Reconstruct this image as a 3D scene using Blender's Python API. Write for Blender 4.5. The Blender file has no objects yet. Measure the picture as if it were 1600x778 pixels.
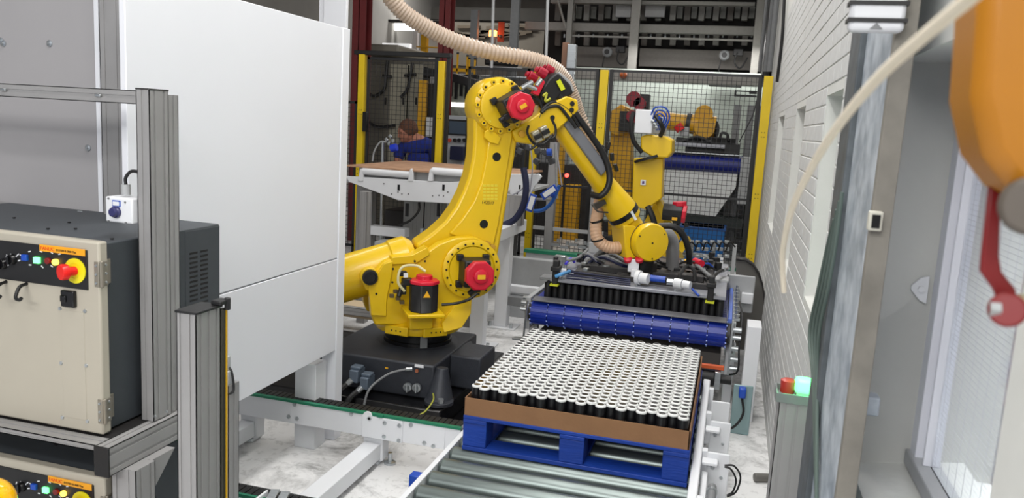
import bpy, bmesh, math, random
from mathutils import Vector, Matrix
random.seed(7)
S = bpy.context.scene
COL = S.collection
# ------------------------------------------------------------------ camera
F_PX, YAW, PITCH, ROLL = 1242.46, 0.266489, 0.157072, 0.0568371
CAM = Vector((0, 0, 1.75))
fwd = Vector((-math.sin(YAW)*math.cos(PITCH), math.cos(YAW)*math.cos(PITCH), -math.sin(PITCH)))
rt0 = Vector((math.cos(YAW), math.sin(YAW), 0)); up0 = rt0.cross(fwd)
RT = rt0*math.cos(ROLL) + up0*math.sin(ROLL)
UP = up0*math.cos(ROLL) - rt0*math.sin(ROLL)
cd = bpy.data.cameras.new('camera'); cam = bpy.data.objects.new('camera', cd); COL.objects.link(cam)
cam.matrix_world = Matrix(((RT.x, UP.x, -fwd.x, CAM.x), (RT.y, UP.y, -fwd.y, CAM.y), (RT.z, UP.z, -fwd.z, CAM.z), (0, 0, 0, 1)))
cd.sensor_fit = 'HORIZONTAL'; cd.sensor_width = 36; cd.lens = 36*F_PX/1600
cd.clip_start = 0.02; cd.clip_end = 200
cd.dof.use_dof = True; cd.dof.focus_distance = 4.3; cd.dof.aperture_fstop = 6.3
S.camera = cam
S.view_settings.view_transform = 'Standard'; S.view_settings.look = 'None'
S.view_settings.gamma = 1; S.view_settings.use_curve_mapping = False
S.view_settings.exposure = 0.36
# ------------------------------------------------------------------ world and lamps
W = bpy.data.worlds.new('world'); S.world = W; W.use_nodes = True
W.node_tree.nodes['Background'].inputs[0].default_value = (0.80, 0.86, 1.0, 1)
W.node_tree.nodes['Background'].inputs[1].default_value = 0.40
def area(name, loc, sx, sy, power, rot=(0, 0, 0), color=(1, 0.98, 0.95)):
    l = bpy.data.lights.new(name, 'AREA'); l.shape = 'RECTANGLE'; l.size = sx; l.size_y = sy; l.energy = power; l.color = color
    o = bpy.data.objects.new(name, l); COL.objects.link(o); o.location = loc; o.rotation_euler = rot
    return o
area('hall_and_fill_lamp', (-0.9, 2.2, 4.6), 0.5, 4.0, 75)
area('hall_and_fill_lamp', (-0.9, 6.6, 4.6), 0.5, 4.0, 95)
area('hall_and_fill_lamp', (-4.2, 4.5, 4.6), 0.5, 5.0, 60)
area('hall_and_fill_lamp', (-2.4, 11.8, 4.4), 4.0, 0.5, 38)
area('hall_and_fill_lamp', (-5.6, 15.4, 4.9), 3.0, 0.5, 70)  # unseen fill lamp, added to brighten the back-left wall
area('hall_and_fill_lamp', (-0.6, 13.4, 3.2), 2.5, 0.4, 45)
area('hall_and_fill_lamp', (-1.0, -1.4, 3.6), 2.4, 0.6, 70)
area('hall_and_fill_lamp', (-0.2, 1.2, 4.6), 0.5, 2.0, 30)  # unseen fill lamp, added to lift the near right wall
area('hall_and_fill_lamp', (-1.2, -5.0, 4.2), 4.0, 1.0, 190, rot=(math.radians(48), 0, 0))
area('daylight_outside', (1.05, 1.8, 4.0), 0.6, 4.0, 200, color=(.92, .96, 1))

def ray(x, y):
    return RT*((x-800)/F_PX) + UP*(-(y-389)/F_PX) + fwd
def at(x, y, X=None, Y=None, Z=None):
    d = ray(x, y)
    if X is not None: t = (X-CAM.x)/d.x
    elif Y is not None: t = (Y-CAM.y)/d.y
    else: t = (Z-CAM.z)/d.z
    return CAM + d*t
# ------------------------------------------------------------------ materials
def lin(c):
    c = [v/255 for v in c]
    return tuple((v/12.92 if v <= .04045 else ((v+.055)/1.055)**2.4) for v in c) + (1,)
def mat(name, rgb, rough=.5, metal=0, noise=0, scale=20, bump=0, bscale=60, emit=0, coat=0, rgb2=None, spec=.5, stretch=None):
    m = bpy.data.materials.new(name); m.use_nodes = True
    nt = m.node_tree; b = nt.nodes['Principled BSDF']
    c = lin(rgb)
    b.inputs['Base Color'].default_value = c; b.inputs['Roughness'].default_value = rough
    b.inputs['Metallic'].default_value = metal; b.inputs['Coat Weight'].default_value = coat
    b.inputs['Specular IOR Level'].default_value = spec
    tc = nt.nodes.new('ShaderNodeTexCoord'); src = tc.outputs['Object']
    if stretch:
        mp = nt.nodes.new('ShaderNodeMapping'); mp.inputs['Scale'].default_value = stretch
        nt.links.new(src, mp.inputs['Vector']); src = mp.outputs[0]
    if noise or rgb2:
        n = nt.nodes.new('ShaderNodeTexNoise'); n.inputs['Scale'].default_value = scale; n.inputs['Detail'].default_value = 5
        nt.links.new(src, n.inputs['Vector'])
        r = nt.nodes.new('ShaderNodeValToRGB')
        r.color_ramp.elements[0].position = .35; r.color_ramp.elements[1].position = .65
        c2 = lin(rgb2) if rgb2 else tuple(v*(1-noise) for v in c[:3]) + (1,)
        r.color_ramp.elements[0].color = c2; r.color_ramp.elements[1].color = c
        nt.links.new(n.outputs['Fac'], r.inputs[0]); nt.links.new(r.outputs[0], b.inputs['Base Color'])
    if bump:
        n2 = nt.nodes.new('ShaderNodeTexNoise'); n2.inputs['Scale'].default_value = bscale
        nt.links.new(src, n2.inputs['Vector'])
        bp = nt.nodes.new('ShaderNodeBump'); bp.inputs['Strength'].default_value = bump; bp.inputs['Distance'].default_value = .003
        nt.links.new(n2.outputs['Fac'], bp.inputs['Height']); nt.links.new(bp.outputs[0], b.inputs['Normal'])
    if emit:
        b.inputs['Emission Color'].default_value = c; b.inputs['Emission Strength'].default_value = emit
    return m
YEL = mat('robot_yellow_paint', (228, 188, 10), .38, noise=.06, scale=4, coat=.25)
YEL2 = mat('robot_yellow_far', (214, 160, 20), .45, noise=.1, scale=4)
YPOST = mat('fence_yellow_paint', (222, 190, 12), .5, noise=.08, scale=6)
RED = mat('motor_red', (205, 22, 50), .4, noise=.08)
DRED = mat('column_dark_red', (108, 32, 34), .6, noise=.2, scale=5)
BLK = mat('black_plastic', (20, 20, 22), .5, noise=.2)
BLKG = mat('black_gloss', (14, 14, 16), .25)
DGREY = mat('dark_grey_casting', (50, 53, 60), .5, .2, noise=.15, bump=.3, bscale=120)
CABD = mat('cabinet_dark_grey', (62, 67, 72), .55, noise=.08)
CABC = mat('cabinet_cream', (174, 168, 154), .55, noise=.05, scale=3)
WHT = mat('white_enamel', (222, 224, 228), .45, noise=.03, scale=3)
WPAN = mat('white_sheet_panel', (228, 230, 236), .42, noise=.02, scale=1.5)
GPAN = mat('grey_sheet_panel', (160, 158, 160), .5, noise=.04, scale=2)
LGREY = mat('light_grey_paint', (168, 170, 172), .5, noise=.06)
MGREY = mat('mid_grey_paint', (120, 122, 124), .55, noise=.1)
ALU = mat('anodised_aluminium', (154, 153, 153), .5, .25, noise=.08, scale=8)
ALUD = mat('aluminium_slot_dark', (84, 86, 90), .5, .6)
STEEL = mat('brushed_steel', (190, 195, 198), .3, .85, noise=.15, scale=12, stretch=(.4, 6, 6))
ROLM = mat('galvanised_roller', (126, 136, 134), .36, .75, noise=.25, scale=5, stretch=(1, 8, 8))
GALV = mat('galvanised_sheet', (186, 194, 202), .5, .15, noise=.25, scale=16, rgb2=(138, 148, 158))
PLATE = mat('machined_plate', (160, 162, 170), .42, .6, noise=.12, scale=7)
DRKS = mat('dark_steel', (58, 56, 56), .5, .4, noise=.3, scale=6)
BLUP = mat('pallet_blue_wood', (16, 62, 160), .6, noise=.25, scale=7, bump=.5, bscale=50, stretch=(.4, 3, 3))
BLUB = mat('belt_blue_plastic', (16, 44, 145), .35, noise=.1)
BLUD = mat('belt_dot_blue', (150, 170, 240), .35)
CARD = mat('brown_cardboard', (142, 104, 72), .8, noise=.1, scale=9, bump=.2)
WOOD = mat('tan_board', (186, 146, 116), .7, rgb2=(160, 122, 94), scale=9)
CANB = mat('can_black_lacquer', (16, 16, 19), .3)
CANW = mat('can_white_top', (208, 209, 208), .4)
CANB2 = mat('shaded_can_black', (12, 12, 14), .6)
HOSE = mat('ribbed_hose_beige', (182, 162, 144), .35, noise=.1)
HOSER = mat('hose_rib_brown', (140, 118, 102), .45)
TAN = mat('tan_hose', (205, 168, 138), .5, noise=.08)
GREEN = mat('green_guide_strip', (16, 112, 82), .45)
CHAIN = mat('conveyor_chain_black', (24, 26, 28), .5, .3, noise=.4, scale=60, bump=1, bscale=200)
BLUE = mat('blue_plastic', (22, 70, 170), .4)
NAVY = mat('navy_hose', (22, 28, 62), .5)
SKIN = mat('skin', (190, 128, 104), .6, noise=.06)
HAIR = mat('brown_hair', (104, 68, 50), .8, noise=.35, scale=70, bump=.8, bscale=140)
SHIRT = mat('blue_shirt', (28, 48, 140), .85, noise=.12, scale=18)
TEAL = mat('teal_grey_plate', (134, 158, 160), .45, .3)
ORG = mat('orange_strap', (196, 88, 44), .5)
YLAB = mat('yellow_label', (228, 170, 30), .5)
WIRE = mat('fence_wire_black', (30, 31, 34), .5)
ROPE = mat('ivory_cord', (226, 216, 196), .6)
ORBODY = mat('ochre_enamel', (168, 108, 14), .4, noise=.08, scale=3)
REDP = mat('red_lever_paint', (118, 18, 20), .45)
HARD = mat('glossy_yellow_shell', (250, 186, 8), .12, coat=.6)
BRICKM = mat('white_painted_brick', (198, 199, 198), .75, noise=.07, scale=10, bump=.6, bscale=45)
PLASTER = mat('white_painted_masonry', (206, 207, 203), .8, noise=.06, scale=5, bump=.4, bscale=35)
GRNC = mat('green_cable_sheath', (78, 92, 86), .6)
def emitter(name, rgb, s): return mat(name, rgb, .5, emit=s)
EG = emitter('green_lamp_glow', (90, 255, 120), 3); EY = emitter('amber_lamp_glow', (255, 200, 60), 4)
EO = emitter('orange_beacon_glow', (255, 130, 60), 9); ER = emitter('red_lamp_glow', (255, 60, 50), 5)
EW = emitter('lit_panel_glow', (255, 252, 244), 2.2)
SCREEN = mat('screen_dark_blue', (52, 62, 74), .25, emit=.25)

def floor_mat():
    m = bpy.data.materials.new('white_painted_concrete'); m.use_nodes = True; nt = m.node_tree; b = nt.nodes['Principled BSDF']
    tc = nt.nodes.new('ShaderNodeTexCoord')
    n = nt.nodes.new('ShaderNodeTexNoise'); n.inputs['Scale'].default_value = 2.2; n.inputs['Detail'].default_value = 12; n.inputs['Roughness'].default_value = .75; n.inputs['Distortion'].default_value = .6
    nt.links.new(tc.outputs['Object'], n.inputs['Vector'])
    r = nt.nodes.new('ShaderNodeValToRGB'); e = r.color_ramp.elements
    e[0].position = .38; e[0].color = lin((150, 150, 149)); e[1].position = .52; e[1].color = lin((226, 226, 226))
    k = e.new(.44); k.color = lin((196, 196, 196))
    nt.links.new(n.outputs['Fac'], r.inputs[0])
    n3 = nt.nodes.new('ShaderNodeTexNoise'); n3.inputs['Scale'].default_value = 26; n3.inputs['Detail'].default_value = 6
    nt.links.new(tc.outputs['Object'], n3.inputs['Vector'])
    r3 = nt.nodes.new('ShaderNodeValToRGB'); r3.color_ramp.elements[0].position = .3; r3.color_ramp.elements[0].color = (.55, .55, .55, 1); r3.color_ramp.elements[1].position = .45
    nt.links.new(n3.outputs['Fac'], r3.inputs[0])
    mx = nt.nodes.new('ShaderNodeMix'); mx.data_type = 'RGBA'; mx.blend_type = 'MULTIPLY'; mx.inputs[0].default_value = .6
    nt.links.new(r.outputs[0], mx.inputs[6]); nt.links.new(r3.outputs[0], mx.inputs[7]); nt.links.new(mx.outputs[2], b.inputs['Base Color'])
    b.inputs['Roughness'].default_value = .4
    return m
FLOORM = floor_mat()
def glass_mat():
    m = bpy.data.materials.new('window_glass'); m.use_nodes = True; nt = m.node_tree
    b = nt.nodes['Principled BSDF']; b.inputs['Base Color'].default_value = (.95, .97, .97, 1); b.inputs['Transmission Weight'].default_value = 1
    b.inputs['Roughness'].default_value = .05; b.inputs['IOR'].default_value = 1.1
    return m
GLASS = glass_mat()
CLEAR = mat('hazy_translucent_cap', (225, 225, 225), .3)

# ------------------------------------------------------------------ mesh building
WM = {}                                                     # world matrix of every object made here
class B:
    def __init__(s, M=None): s.bm = bmesh.new(); s.M = M or Matrix.Identity(4)
    def v(s, p): return s.bm.verts.new(s.M @ Vector(p))
    def box(s, x0, x1, y0, y1, z0, z1):
        p = [s.v((x, y, z)) for z in (z0, z1) for y in (y0, y1) for x in (x0, x1)]
        for f in ((0, 1, 3, 2), (4, 6, 7, 5), (0, 4, 5, 1), (2, 3, 7, 6), (0, 2, 6, 4), (1, 5, 7, 3)): s.bm.faces.new([p[i] for i in f])
        return s
    def cb(s, c, sx, sy, sz, rot=None):
        c = Vector(c); R = rot or Matrix.Identity(3)
        p = [s.v(c + R @ Vector((a*sx/2, b*sy/2, d*sz/2))) for d in (-1, 1) for b in (-1, 1) for a in (-1, 1)]
        for f in ((0, 1, 3, 2), (4, 6, 7, 5), (0, 4, 5, 1), (2, 3, 7, 6), (0, 2, 6, 4), (1, 5, 7, 3)): s.bm.faces.new([p[i] for i in f])
        return s
    def ring(s, c, ax, r, n, ph=0):
        ax = Vector(ax).normalized(); t = Vector((0, 0, 1)) if abs(ax.z) < .9 else Vector((1, 0, 0))
        a = ax.cross(t).normalized(); b = ax.cross(a)
        return [s.v(Vector(c) + a*(r*math.cos(ph+2*math.pi*i/n)) + b*(r*math.sin(ph+2*math.pi*i/n))) for i in range(n)]
    def skin(s, R, caps=True, closed=False):
        n = len(R[0])
        for A, C in zip(R[:-1], R[1:]):
            for i in range(n): s.bm.faces.new((A[i], A[(i+1) % n], C[(i+1) % n], C[i]))
        if closed:
            A, C = R[-1], R[0]
            for i in range(n): s.bm.faces.new((A[i], A[(i+1) % n], C[(i+1) % n], C[i]))
        elif caps:
            s.bm.faces.new(list(reversed(R[0]))); s.bm.faces.new(R[-1])
        return s
    def cyl(s, p0, p1, r, r1=None, n=20, ph=0):
        p0, p1 = Vector(p0), Vector(p1); ax = p1-p0
        return s.skin([s.ring(p0, ax, r, n, ph), s.ring(p1, ax, r if r1 is None else r1, n, ph)])
    def lathe(s, prof, p0, ax, n=24, caps=True, ph=0):           # prof: (radius, distance along ax)
        ax = Vector(ax).normalized(); p0 = Vector(p0)
        return s.skin([s.ring(p0+ax*h, ax, max(r, 1e-4), n, ph) for r, h in prof], caps)
    def tube(s, pts, r, n=8, k=6, rf=None):
        P = crv(pts, k) if len(pts) > 2 and k > 1 else [Vector(p) for p in pts]
        R = []; prev = None
        for i, p in enumerate(P):
            t = (P[min(i+1, len(P)-1)]-P[max(i-1, 0)]).normalized()
            if prev is None:
                q = Vector((0, 0, 1)) if abs(t.z) < .9 else Vector((1, 0, 0)); a = t.cross(q).normalized()
            else: a = (prev - t*prev.dot(t)).normalized()
            prev = a; b = t.cross(a); rr = rf(i/(len(P)-1)) if rf else r
            R.append([s.v(p + a*(rr*math.cos(2*math.pi*j/n)) + b*(rr*math.sin(2*math.pi*j/n))) for j in range(n)])
        return s.skin(R)
    def prism(s, pts, off):                                    # pts: 3D polygon, off: extrusion vector
        off = Vector(off); A = [s.v(p) for p in pts]; C = [s.v(Vector(p)+off) for p in pts]; n = len(A)
        s.bm.faces.new(list(reversed(A))); s.bm.faces.new(C)
        for i in range(n): s.bm.faces.new((A[i], A[(i+1) % n], C[(i+1) % n], C[i]))
        return s
    def ball(s, c, r, sx=1, sy=1, sz=1, n=16, z0=-1):
        R = []
        for i in range(n//2+1):
            a = -math.pi/2 + math.pi*i/(n//2); z = max(math.sin(a), z0); q = max(math.cos(a), .004)
            R.append([s.v((c[0]+r*sx*q*math.cos(2*math.pi*j/n), c[1]+r*sy*q*math.sin(2*math.pi*j/n), c[2]+r*sz*z)) for j in range(n)])
        return s.skin(R)
    def fin(s, name, m, parent=None, bevel=0, sharp=35):
        bm = s.bm
        bmesh.ops.recalc_face_normals(bm, faces=bm.faces[:])
        me = bpy.data.meshes.new(name)
        if parent is not None: Wp = WM[parent.name]
        else:
            lo = [min(v.co[i] for v in bm.verts) for i in range(3)]; hi = [max(v.co[i] for v in bm.verts) for i in range(3)]
            Wp = Matrix.Translation(((lo[0]+hi[0])/2, (lo[1]+hi[1])/2, lo[2]))
        bm.transform(Wp.inverted()); bm.to_mesh(me); bm.free()
        me.materials.append(m)
        for p in me.polygons: p.use_smooth = True
        me.set_sharp_from_angle(angle=math.radians(sharp))
        o = bpy.data.objects.new(name, me); COL.objects.link(o)
        if parent is not None: o.parent = parent
        else: o.matrix_world = Wp
        WM[o.name] = Wp.copy()
        if bevel:
            b = o.modifiers.new('bevel', 'BEVEL'); b.width = bevel; b.segments = 2; b.limit_method = 'ANGLE'; b.angle_limit = math.radians(40); b.harden_normals = False
        return o
def crv(pts, k=6):
    P = [Vector(p) for p in pts]; P = [P[0]*2-P[1]] + P + [P[-1]*2-P[-2]]; out = []
    for i in range(1, len(P)-2):
        for j in range(k):
            t = j/k; a, b, c, d = P[i-1], P[i], P[i+1], P[i+2]
            out.append(.5*((2*b) + (c-a)*t + (2*a-5*b+4*c-d)*t*t + (3*b-a-3*c+d)*t**3))
    out.append(P[-2]); return out
ORD = ['1st', '2nd', '3rd'] + ['%dth' % i for i in range(4, 40)]
def tag(o, label=None, cat=None, group=None, kind=None):
    if label: o['label'] = label
    if cat: o['category'] = cat
    if group: o['group'] = group
    if kind: o['kind'] = kind
    return o
def thing(name, label, cat, loc=(0, 0, 0), rz=0, group=None):
    o = bpy.data.objects.new(name, None); COL.objects.link(o); o.empty_display_size = .05
    Wm = Matrix.Translation(loc) @ Matrix.Rotation(rz, 4, 'Z'); o.matrix_world = Wm; WM[o.name] = Wm
    return tag(o, label, cat, group)
def dup(o, mw, label=None):
    r = o.copy(); COL.objects.link(r); r.matrix_world = mw
    if label: r['label'] = label
    for ch in list(o.children):
        c = ch.copy(); COL.objects.link(c); c.parent = r
        for g in list(ch.children):
            d = g.copy(); COL.objects.link(d); d.parent = c
    return r
def text(name, body, size, m, parent, mw, ext=.0004):
    cu = bpy.data.curves.new(name, 'FONT'); cu.body = body; cu.size = size; cu.extrude = ext; cu.materials.append(m)
    cu.align_x = 'LEFT'
    tmp = bpy.data.objects.new(name, cu); COL.objects.link(tmp); bpy.context.view_layer.update()
    me = bpy.data.meshes.new_from_object(tmp.evaluated_get(bpy.context.evaluated_depsgraph_get())); bpy.data.objects.remove(tmp)
    if not me.materials: me.materials.append(m)
    o = bpy.data.objects.new(name, me); COL.objects.link(o); o.parent = parent
    o.matrix_local = WM[parent.name].inverted() @ mw
    return o
def facing(loc, xdir, up):                                  # matrix whose local x runs along xdir and local y along up
    x = Vector(xdir).normalized(); z = x.cross(Vector(up)).normalized(); y = z.cross(x)
    return Matrix.Translation(loc) @ Matrix((x, y, z)).transposed().to_4x4()
def struct(b, name, m, parent=None, bevel=0):
    o = b.fin(name, m, parent, bevel)
    if parent is None: o['kind'] = 'structure'
    return o
def alprofile(b, x0, x1, y0, y1, z0, z1, ax='z', g=.009, pitch=.045):   # slotted extrusion built as a core with proud ribs
    d = .0025
    rng = {'x': (x0, x1), 'y': (y0, y1), 'z': (z0, z1)}
    if ax == 'z':
        b.box(x0+d, x1-d, y0+d, y1-d, z0, z1)
        def ribs(a0, a1):
            n = max(1, round((a1-a0)/pitch)); out = []; w = (a1-a0)/n
            for i in range(n+1):
                lo = a0 + w*i - (w-g)/2*(1 if i else 0); hi = a0 + w*i + (w-g)/2*(1 if i < n else 0)
                out.append((max(lo, a0), min(hi, a1)))
            return out
        for lo, hi in ribs(x0, x1): b.box(lo, hi, y0, y0+d, z0, z1); b.box(lo, hi, y1-d, y1, z0, z1)
        for lo, hi in ribs(y0, y1): b.box(x0, x0+d, lo, hi, z0, z1); b.box(x1-d, x1, lo, hi, z0, z1)
    else:
        if ax == 'x': b.box(x0, x1, y0+d, y1-d, z0+d, z1-d)
        else: b.box(x0+d, x1-d, y0, y1, z0+d, z1-d)
        n = max(1, round((z1-z0)/pitch)); w = (z1-z0)/n
        for i in range(n+1):
            lo = max(z0, z0+w*i-(w-g)/2*(1 if i else 0)); hi = min(z1, z0+w*i+(w-g)/2*(1 if i < n else 0))
            if ax == 'x': b.box(x0, x1, y0, y0+d, lo, hi); b.box(x0, x1, y1-d, y1, lo, hi)
            else: b.box(x0, x0+d, y0, y1, lo, hi); b.box(x1-d, x1, y0, y1, lo, hi)
        if ax == 'x':
            m = (y0+y1)/2; b.box(x0, x1, y0, m-g/2, z1-d, z1); b.box(x0, x1, m+g/2, y1, z1-d, z1); b.box(x0, x1, y0, m-g/2, z0, z0+d); b.box(x0, x1, m+g/2, y1, z0, z0+d)
        else:
            m = (x0+x1)/2; b.box(x0, m-g/2, y0, y1, z1-d, z1); b.box(m+g/2, x1, y0, y1, z1-d, z1); b.box(x0, m-g/2, y0, y1, z0, z0+d); b.box(m+g/2, x1, y0, y1, z0, z0+d)
    return b
def screw(parent, p, nrm, r=.005, m=None, name='screw', h=.004):
    return B().cyl(Vector(p), Vector(p)+Vector(nrm)*h, r, n=8).fin(name, m or STEEL, parent)
# ================================================================== THE SETTING
XW = .33
struct(B().box(-7, XW+.02, -2.5, 19, -.06, 0), 'floor', FLOORM)
struct(B().box(-7, .64, -2.5, 19, 5.2, 5.3), 'ceiling', mat('dark_ceiling', (70, 68, 66), .9, noise=.2))
struct(B().box(-7, 1.2, 19, 19.1, 0, 5.2), 'wall_back', mat('dim_back_wall', (112, 106, 100), .9, noise=.15, scale=2))
struct(B().box(-7.1, -7, -2.5, 19, 0, 5.2), 'wall_left', mat('dim_left_wall', (150, 148, 144), .9, noise=.1, scale=2))
niches = [(1.02, 1.95, 1.00, 1.93), (2.95, 3.5, 1.10, 1.93), (4.55, 5.25, .99, 1.93), (6.6, 7.5, .99, 1.93)]
wb = B(); TH = .3
ys = -2.5
for (a, c, z0, z1) in niches:
    wb.box(XW, XW+TH, ys, a, 0, 5.2); wb.box(XW, XW+TH, a, c, 0, z0); wb.box(XW, XW+TH, a, c, z1, 5.2); ys = c
wb.box(XW, XW+TH, ys, 19, 0, 5.2)
wall = struct(wb, 'wall_right', PLASTER)
# painted bricks, each its own piece up to the 300 nearest
bm_brick = None; near = []; far = B()
bh, bl, jt, pr = .075, .225, .006, .0028
for r in range(int(2.9/bh)):
    z0 = .02 + r*bh; y = 1.97 - (bl/2 if r % 2 else 0)
    while y < 9.8:
        a, c = y+jt/2, y+bl-jt/2; y += bl
        for (n0, n1, q0, q1) in niches:
            if z0+bh-jt > q0 and z0 < q1:
                if a < n1+.01 and a > n0: a = max(a, n1+.004)
                if c > n0-.01 and c < n1: c = min(c, n0-.004)
                if a <= n0 and c >= n1: c = n0-.004
        if c-a < .03 or a < 1.9: continue
        near.append((a*1.0 + abs(z0-1.6)*.5, a, c, z0)) if a < 4.6 and z0 > .85 else far.box(XW-pr+.001+random.random()*.001, XW+.01, a, c, z0, z0+bh-jt)
near.sort()
bmesh_cache = {}
for i, (_, a, c, z0) in enumerate(near):
    if i >= 300: far.box(XW-pr+.001, XW+.01, a, c, z0, z0+bh-jt); continue
    key = round(c-a, 3)
    if key not in bmesh_cache:
        L = c-a
        o = B(Matrix.Translation(WM['wall_right'].translation)).box(-pr, .01, -L/2, L/2, -(bh-jt)/2, (bh-jt)/2).fin('brick', BRICKM, wall, bevel=.003)
        bmesh_cache[key] = o; first = o
    else:
        o = bmesh_cache[key].copy(); COL.objects.link(o); o.parent = wall
    o.location = Vector((XW + random.uniform(-.0008, .0006), (a+c)/2, z0+(bh-jt)/2)) - WM['wall_right'].translation
tag(far.fin('brickwork', BRICKM, wall), kind='stuff')
# niche linings: splayed jambs, sloping sills, closed backs
for i, (a, c, z0, z1) in enumerate(niches[1:]):
    b = B(); xb = XW+.24
    b.box(xb, XW+TH, a-.02, c+.02, z0-.02, z1+.02)
    b.prism([(XW+.004, c, z0), (xb, c-.10, z0), (xb, c, z0)], (0, 0, z1-z0))
    b.prism([(XW+.004, a, z0), (xb, a+.06, z0), (xb, a, z0)], (0, 0, z1-z0))
    b.prism([(XW+.004, a, z0), (xb, a, z0+.07), (xb, a, z0)], (0, c-a, 0))
    tag(b.fin('niche_lining', PLASTER, wall))
# big window by the camera
a, c, z0, z1 = niches[0]
b = B(); xb = XW+.12
b.prism([(XW+.004, c, z0), (xb, c-.0, z0), (xb, c+.02, z0), (XW+.004, c+.02, z0)], (0, 0, z1-z0))
b.prism([(XW+.004, a, z0), (xb+.12, a, z0+.04), (xb+.12, a, z0-.01), (XW+.004, a, z0-.01)], (0, c-a, 0))
win = struct(b, 'window_1', PLASTER)
fw = .05; yb = c-.012
b = B()
b.box(xb, xb+.05, yb-fw, yb, z0+.03, z1); b.box(xb, xb+.05, a, a+fw, z0+.03, z1)
b.box(xb, xb+.05, a, yb, z1-fw, z1); b.box(xb+.006, xb+.044, yb-fw-.05, yb-fw-.043, z0+.06, z1)
struct(b, 'window_frame', mat('white_window_frame', (222, 224, 232), .4), win, .002)
struct(B().box(xb-.01, xb+.05, a, yb, z0+.025, z0+.06), 'window_sill', LGREY, win, .003)
struct(B().box(xb+.022, xb+.028, a+fw, yb-fw, z0+.06, z1-fw), 'pane', GLASS, win)
b = B(); n = 0
y = a+fw
while y < yb-fw: b.box(xb+.0285, xb+.0292, y, y+.0005, z0+.06, z1-fw); y += .05
z = z0+.06
while z < z1-fw: b.box(xb+.0285, xb+.0292, a+fw, yb-fw, z, z+.0004); z += .0105
tag(b.fin('glazing_wire', mat('glazing_wire_grey', (190, 190, 196), .5), win), kind='stuff')
pq = at(1441, 452, Y=c-.012)
b = B().prism([pq+Vector((dx, 0, dz)) for dx, dz in ((-.022, -.004), (-.022, .006), (-.004, .026), (.012, .030), (.012, -.032), (-.002, -.026))], (0, .010, 0)).lathe([(.008, 0), (.008, .006)], pq+Vector((-.002, 0, 0)), (0, -1, 0), 6)
tag(b.fin('window_latch_plate', WHT, None), 'white rounded bracket with a small bolt on the deep window reveal', 'bracket')
# brick pier seen through the window
ob = struct(B().box(1.45, 1.65, .3, 5.6, 0, 2.6), 'wall_outside', mat('pale_mortar', (205, 202, 205), .8, noise=.08))
OBR = mat('outside_pink_brick', (196, 166, 168), .85, rgb2=(214, 206, 210), scale=7)
proto = None
for r in range(20):
    for q in range(18):
        y = 1.0 + q*.245 + (.12 if r % 2 else 0); z = .5 + r*.09
        if y > 5.3: continue
        if proto is None:
            proto = B(Matrix.Translation(WM['wall_outside'].translation)).box(-.012, .01, -.112, .112, -.037, .037).fin('brick', OBR, ob); o = proto
        else: o = proto.copy(); COL.objects.link(o); o.parent = ob
        o.location = Vector((1.45, y, z)) - WM['wall_outside'].translation

# ================================================================== ROLLER CONVEYOR + PALLET + CANS
cv = thing('roller_conveyor', 'low pallet conveyor of galvanised rollers under the blue pallet', 'conveyor', (-.58, 3.4, 0))
b = B().box(-1.155, -1.13, 1.7, 4.6, .13, .262).box(-.055, -.02, 1.7, 4.6, .13, .262)
for y in (1.9, 3.2, 4.5):
    b.box(-1.15, -1.10, y-.03, y+.03, 0, .13).box(-.06, -.01, y-.03, y+.03, 0, .13)
b.box(-1.1, -.06, 3.17, 3.23, .03, .09)
b.fin('side_frame', WHT, cv, .003)
pr_ = None
R_ = .0425
for i in range(21):
    y = 1.75 + i*.138
    if pr_ is None:
        pr_ = B(Matrix.Translation((-.58, y, 0))).lathe([(.012, -.545), (.03, -.545), (R_-.004, -.535), (R_, -.53), (R_, .53), (R_-.004, .535), (.03, .545), (.012, .545)], (0, 0, .275-R_), (1, 0, 0), 26).fin('roller', ROLM, cv)
        pr_.data.transform(Matrix.Translation((0, 3.4-y, 0))); pr_.location = (0, y-3.4, 0)
    else:
        o = pr_.copy(); COL.objects.link(o); o.parent = cv; o.location = (0, y-3.4, 0)
for y in (2.55, 3.0, 3.5, 4.0, 4.4): B().box(-.02, .004, y-.02, y+.02, .2, .36).fin('rail_mount', WHT, cv, .002)
B().box(-.058, -.02, 1.9, 4.545, .275, .365).fin('guide_rail', WHT, cv, .006)
B().cyl((-1.155, 2.98, .21), (-1.2, 2.98, .21), .02).box(-1.20, -1.155, 2.95, 3.0, .20, .26).fin('blue_sensor', BLUE, cv, .004)['label'] = 'small blue sensor on the left edge'

pal = thing('pallet', 'blue wooden pallet on the rollers carrying the black cans', 'pallet', (-.57, 3.85, .275))
PX0, PX1, PY0, PY1 = -1.07, -.068, 3.25, 4.45
for x0, x1 in ((PX0, PX0+.11), (-.57-.055, -.57+.055), (PX1-.11, PX1)):
    for y0, y1 in ((PY0, PY0+.12), (3.79, 3.91), (PY1-.12, PY1)):
        B().box(x0, x1, y0+.004, y1, .297, .405).fin('block', BLUP, pal, .004)
for y0 in (PY0, 3.79, PY1-.12): B().box(PX0, PX1, y0, y0+.12, .277, .297).fin('bottom_board', BLUP, pal, .003)
for x0 in (PX0+.115, -.5): pass
for x0 in (PX0, -.625, PX1-.11): B().box(x0, x0+.11, PY0+.12, PY1-.12, .277, .2965).fin('bottom_board', BLUP, pal, .003)
for x0 in (PX0, -.625, PX1-.11): B().box(x0, x0+.11, PY0, PY1, .405, .424).fin('stringer_board', BLUP, pal, .003)
for i in range(8): B().box(PX0, PX1, PY0+i*.1537, PY0+i*.1537+.124, .424, .442).fin('deck_board', BLUP, pal, .003)
tr = thing('cardboard_tray', 'shallow brown cardboard tray between the blue pallet and the cans', 'tray', (-.56, 3.85, .442))
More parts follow.
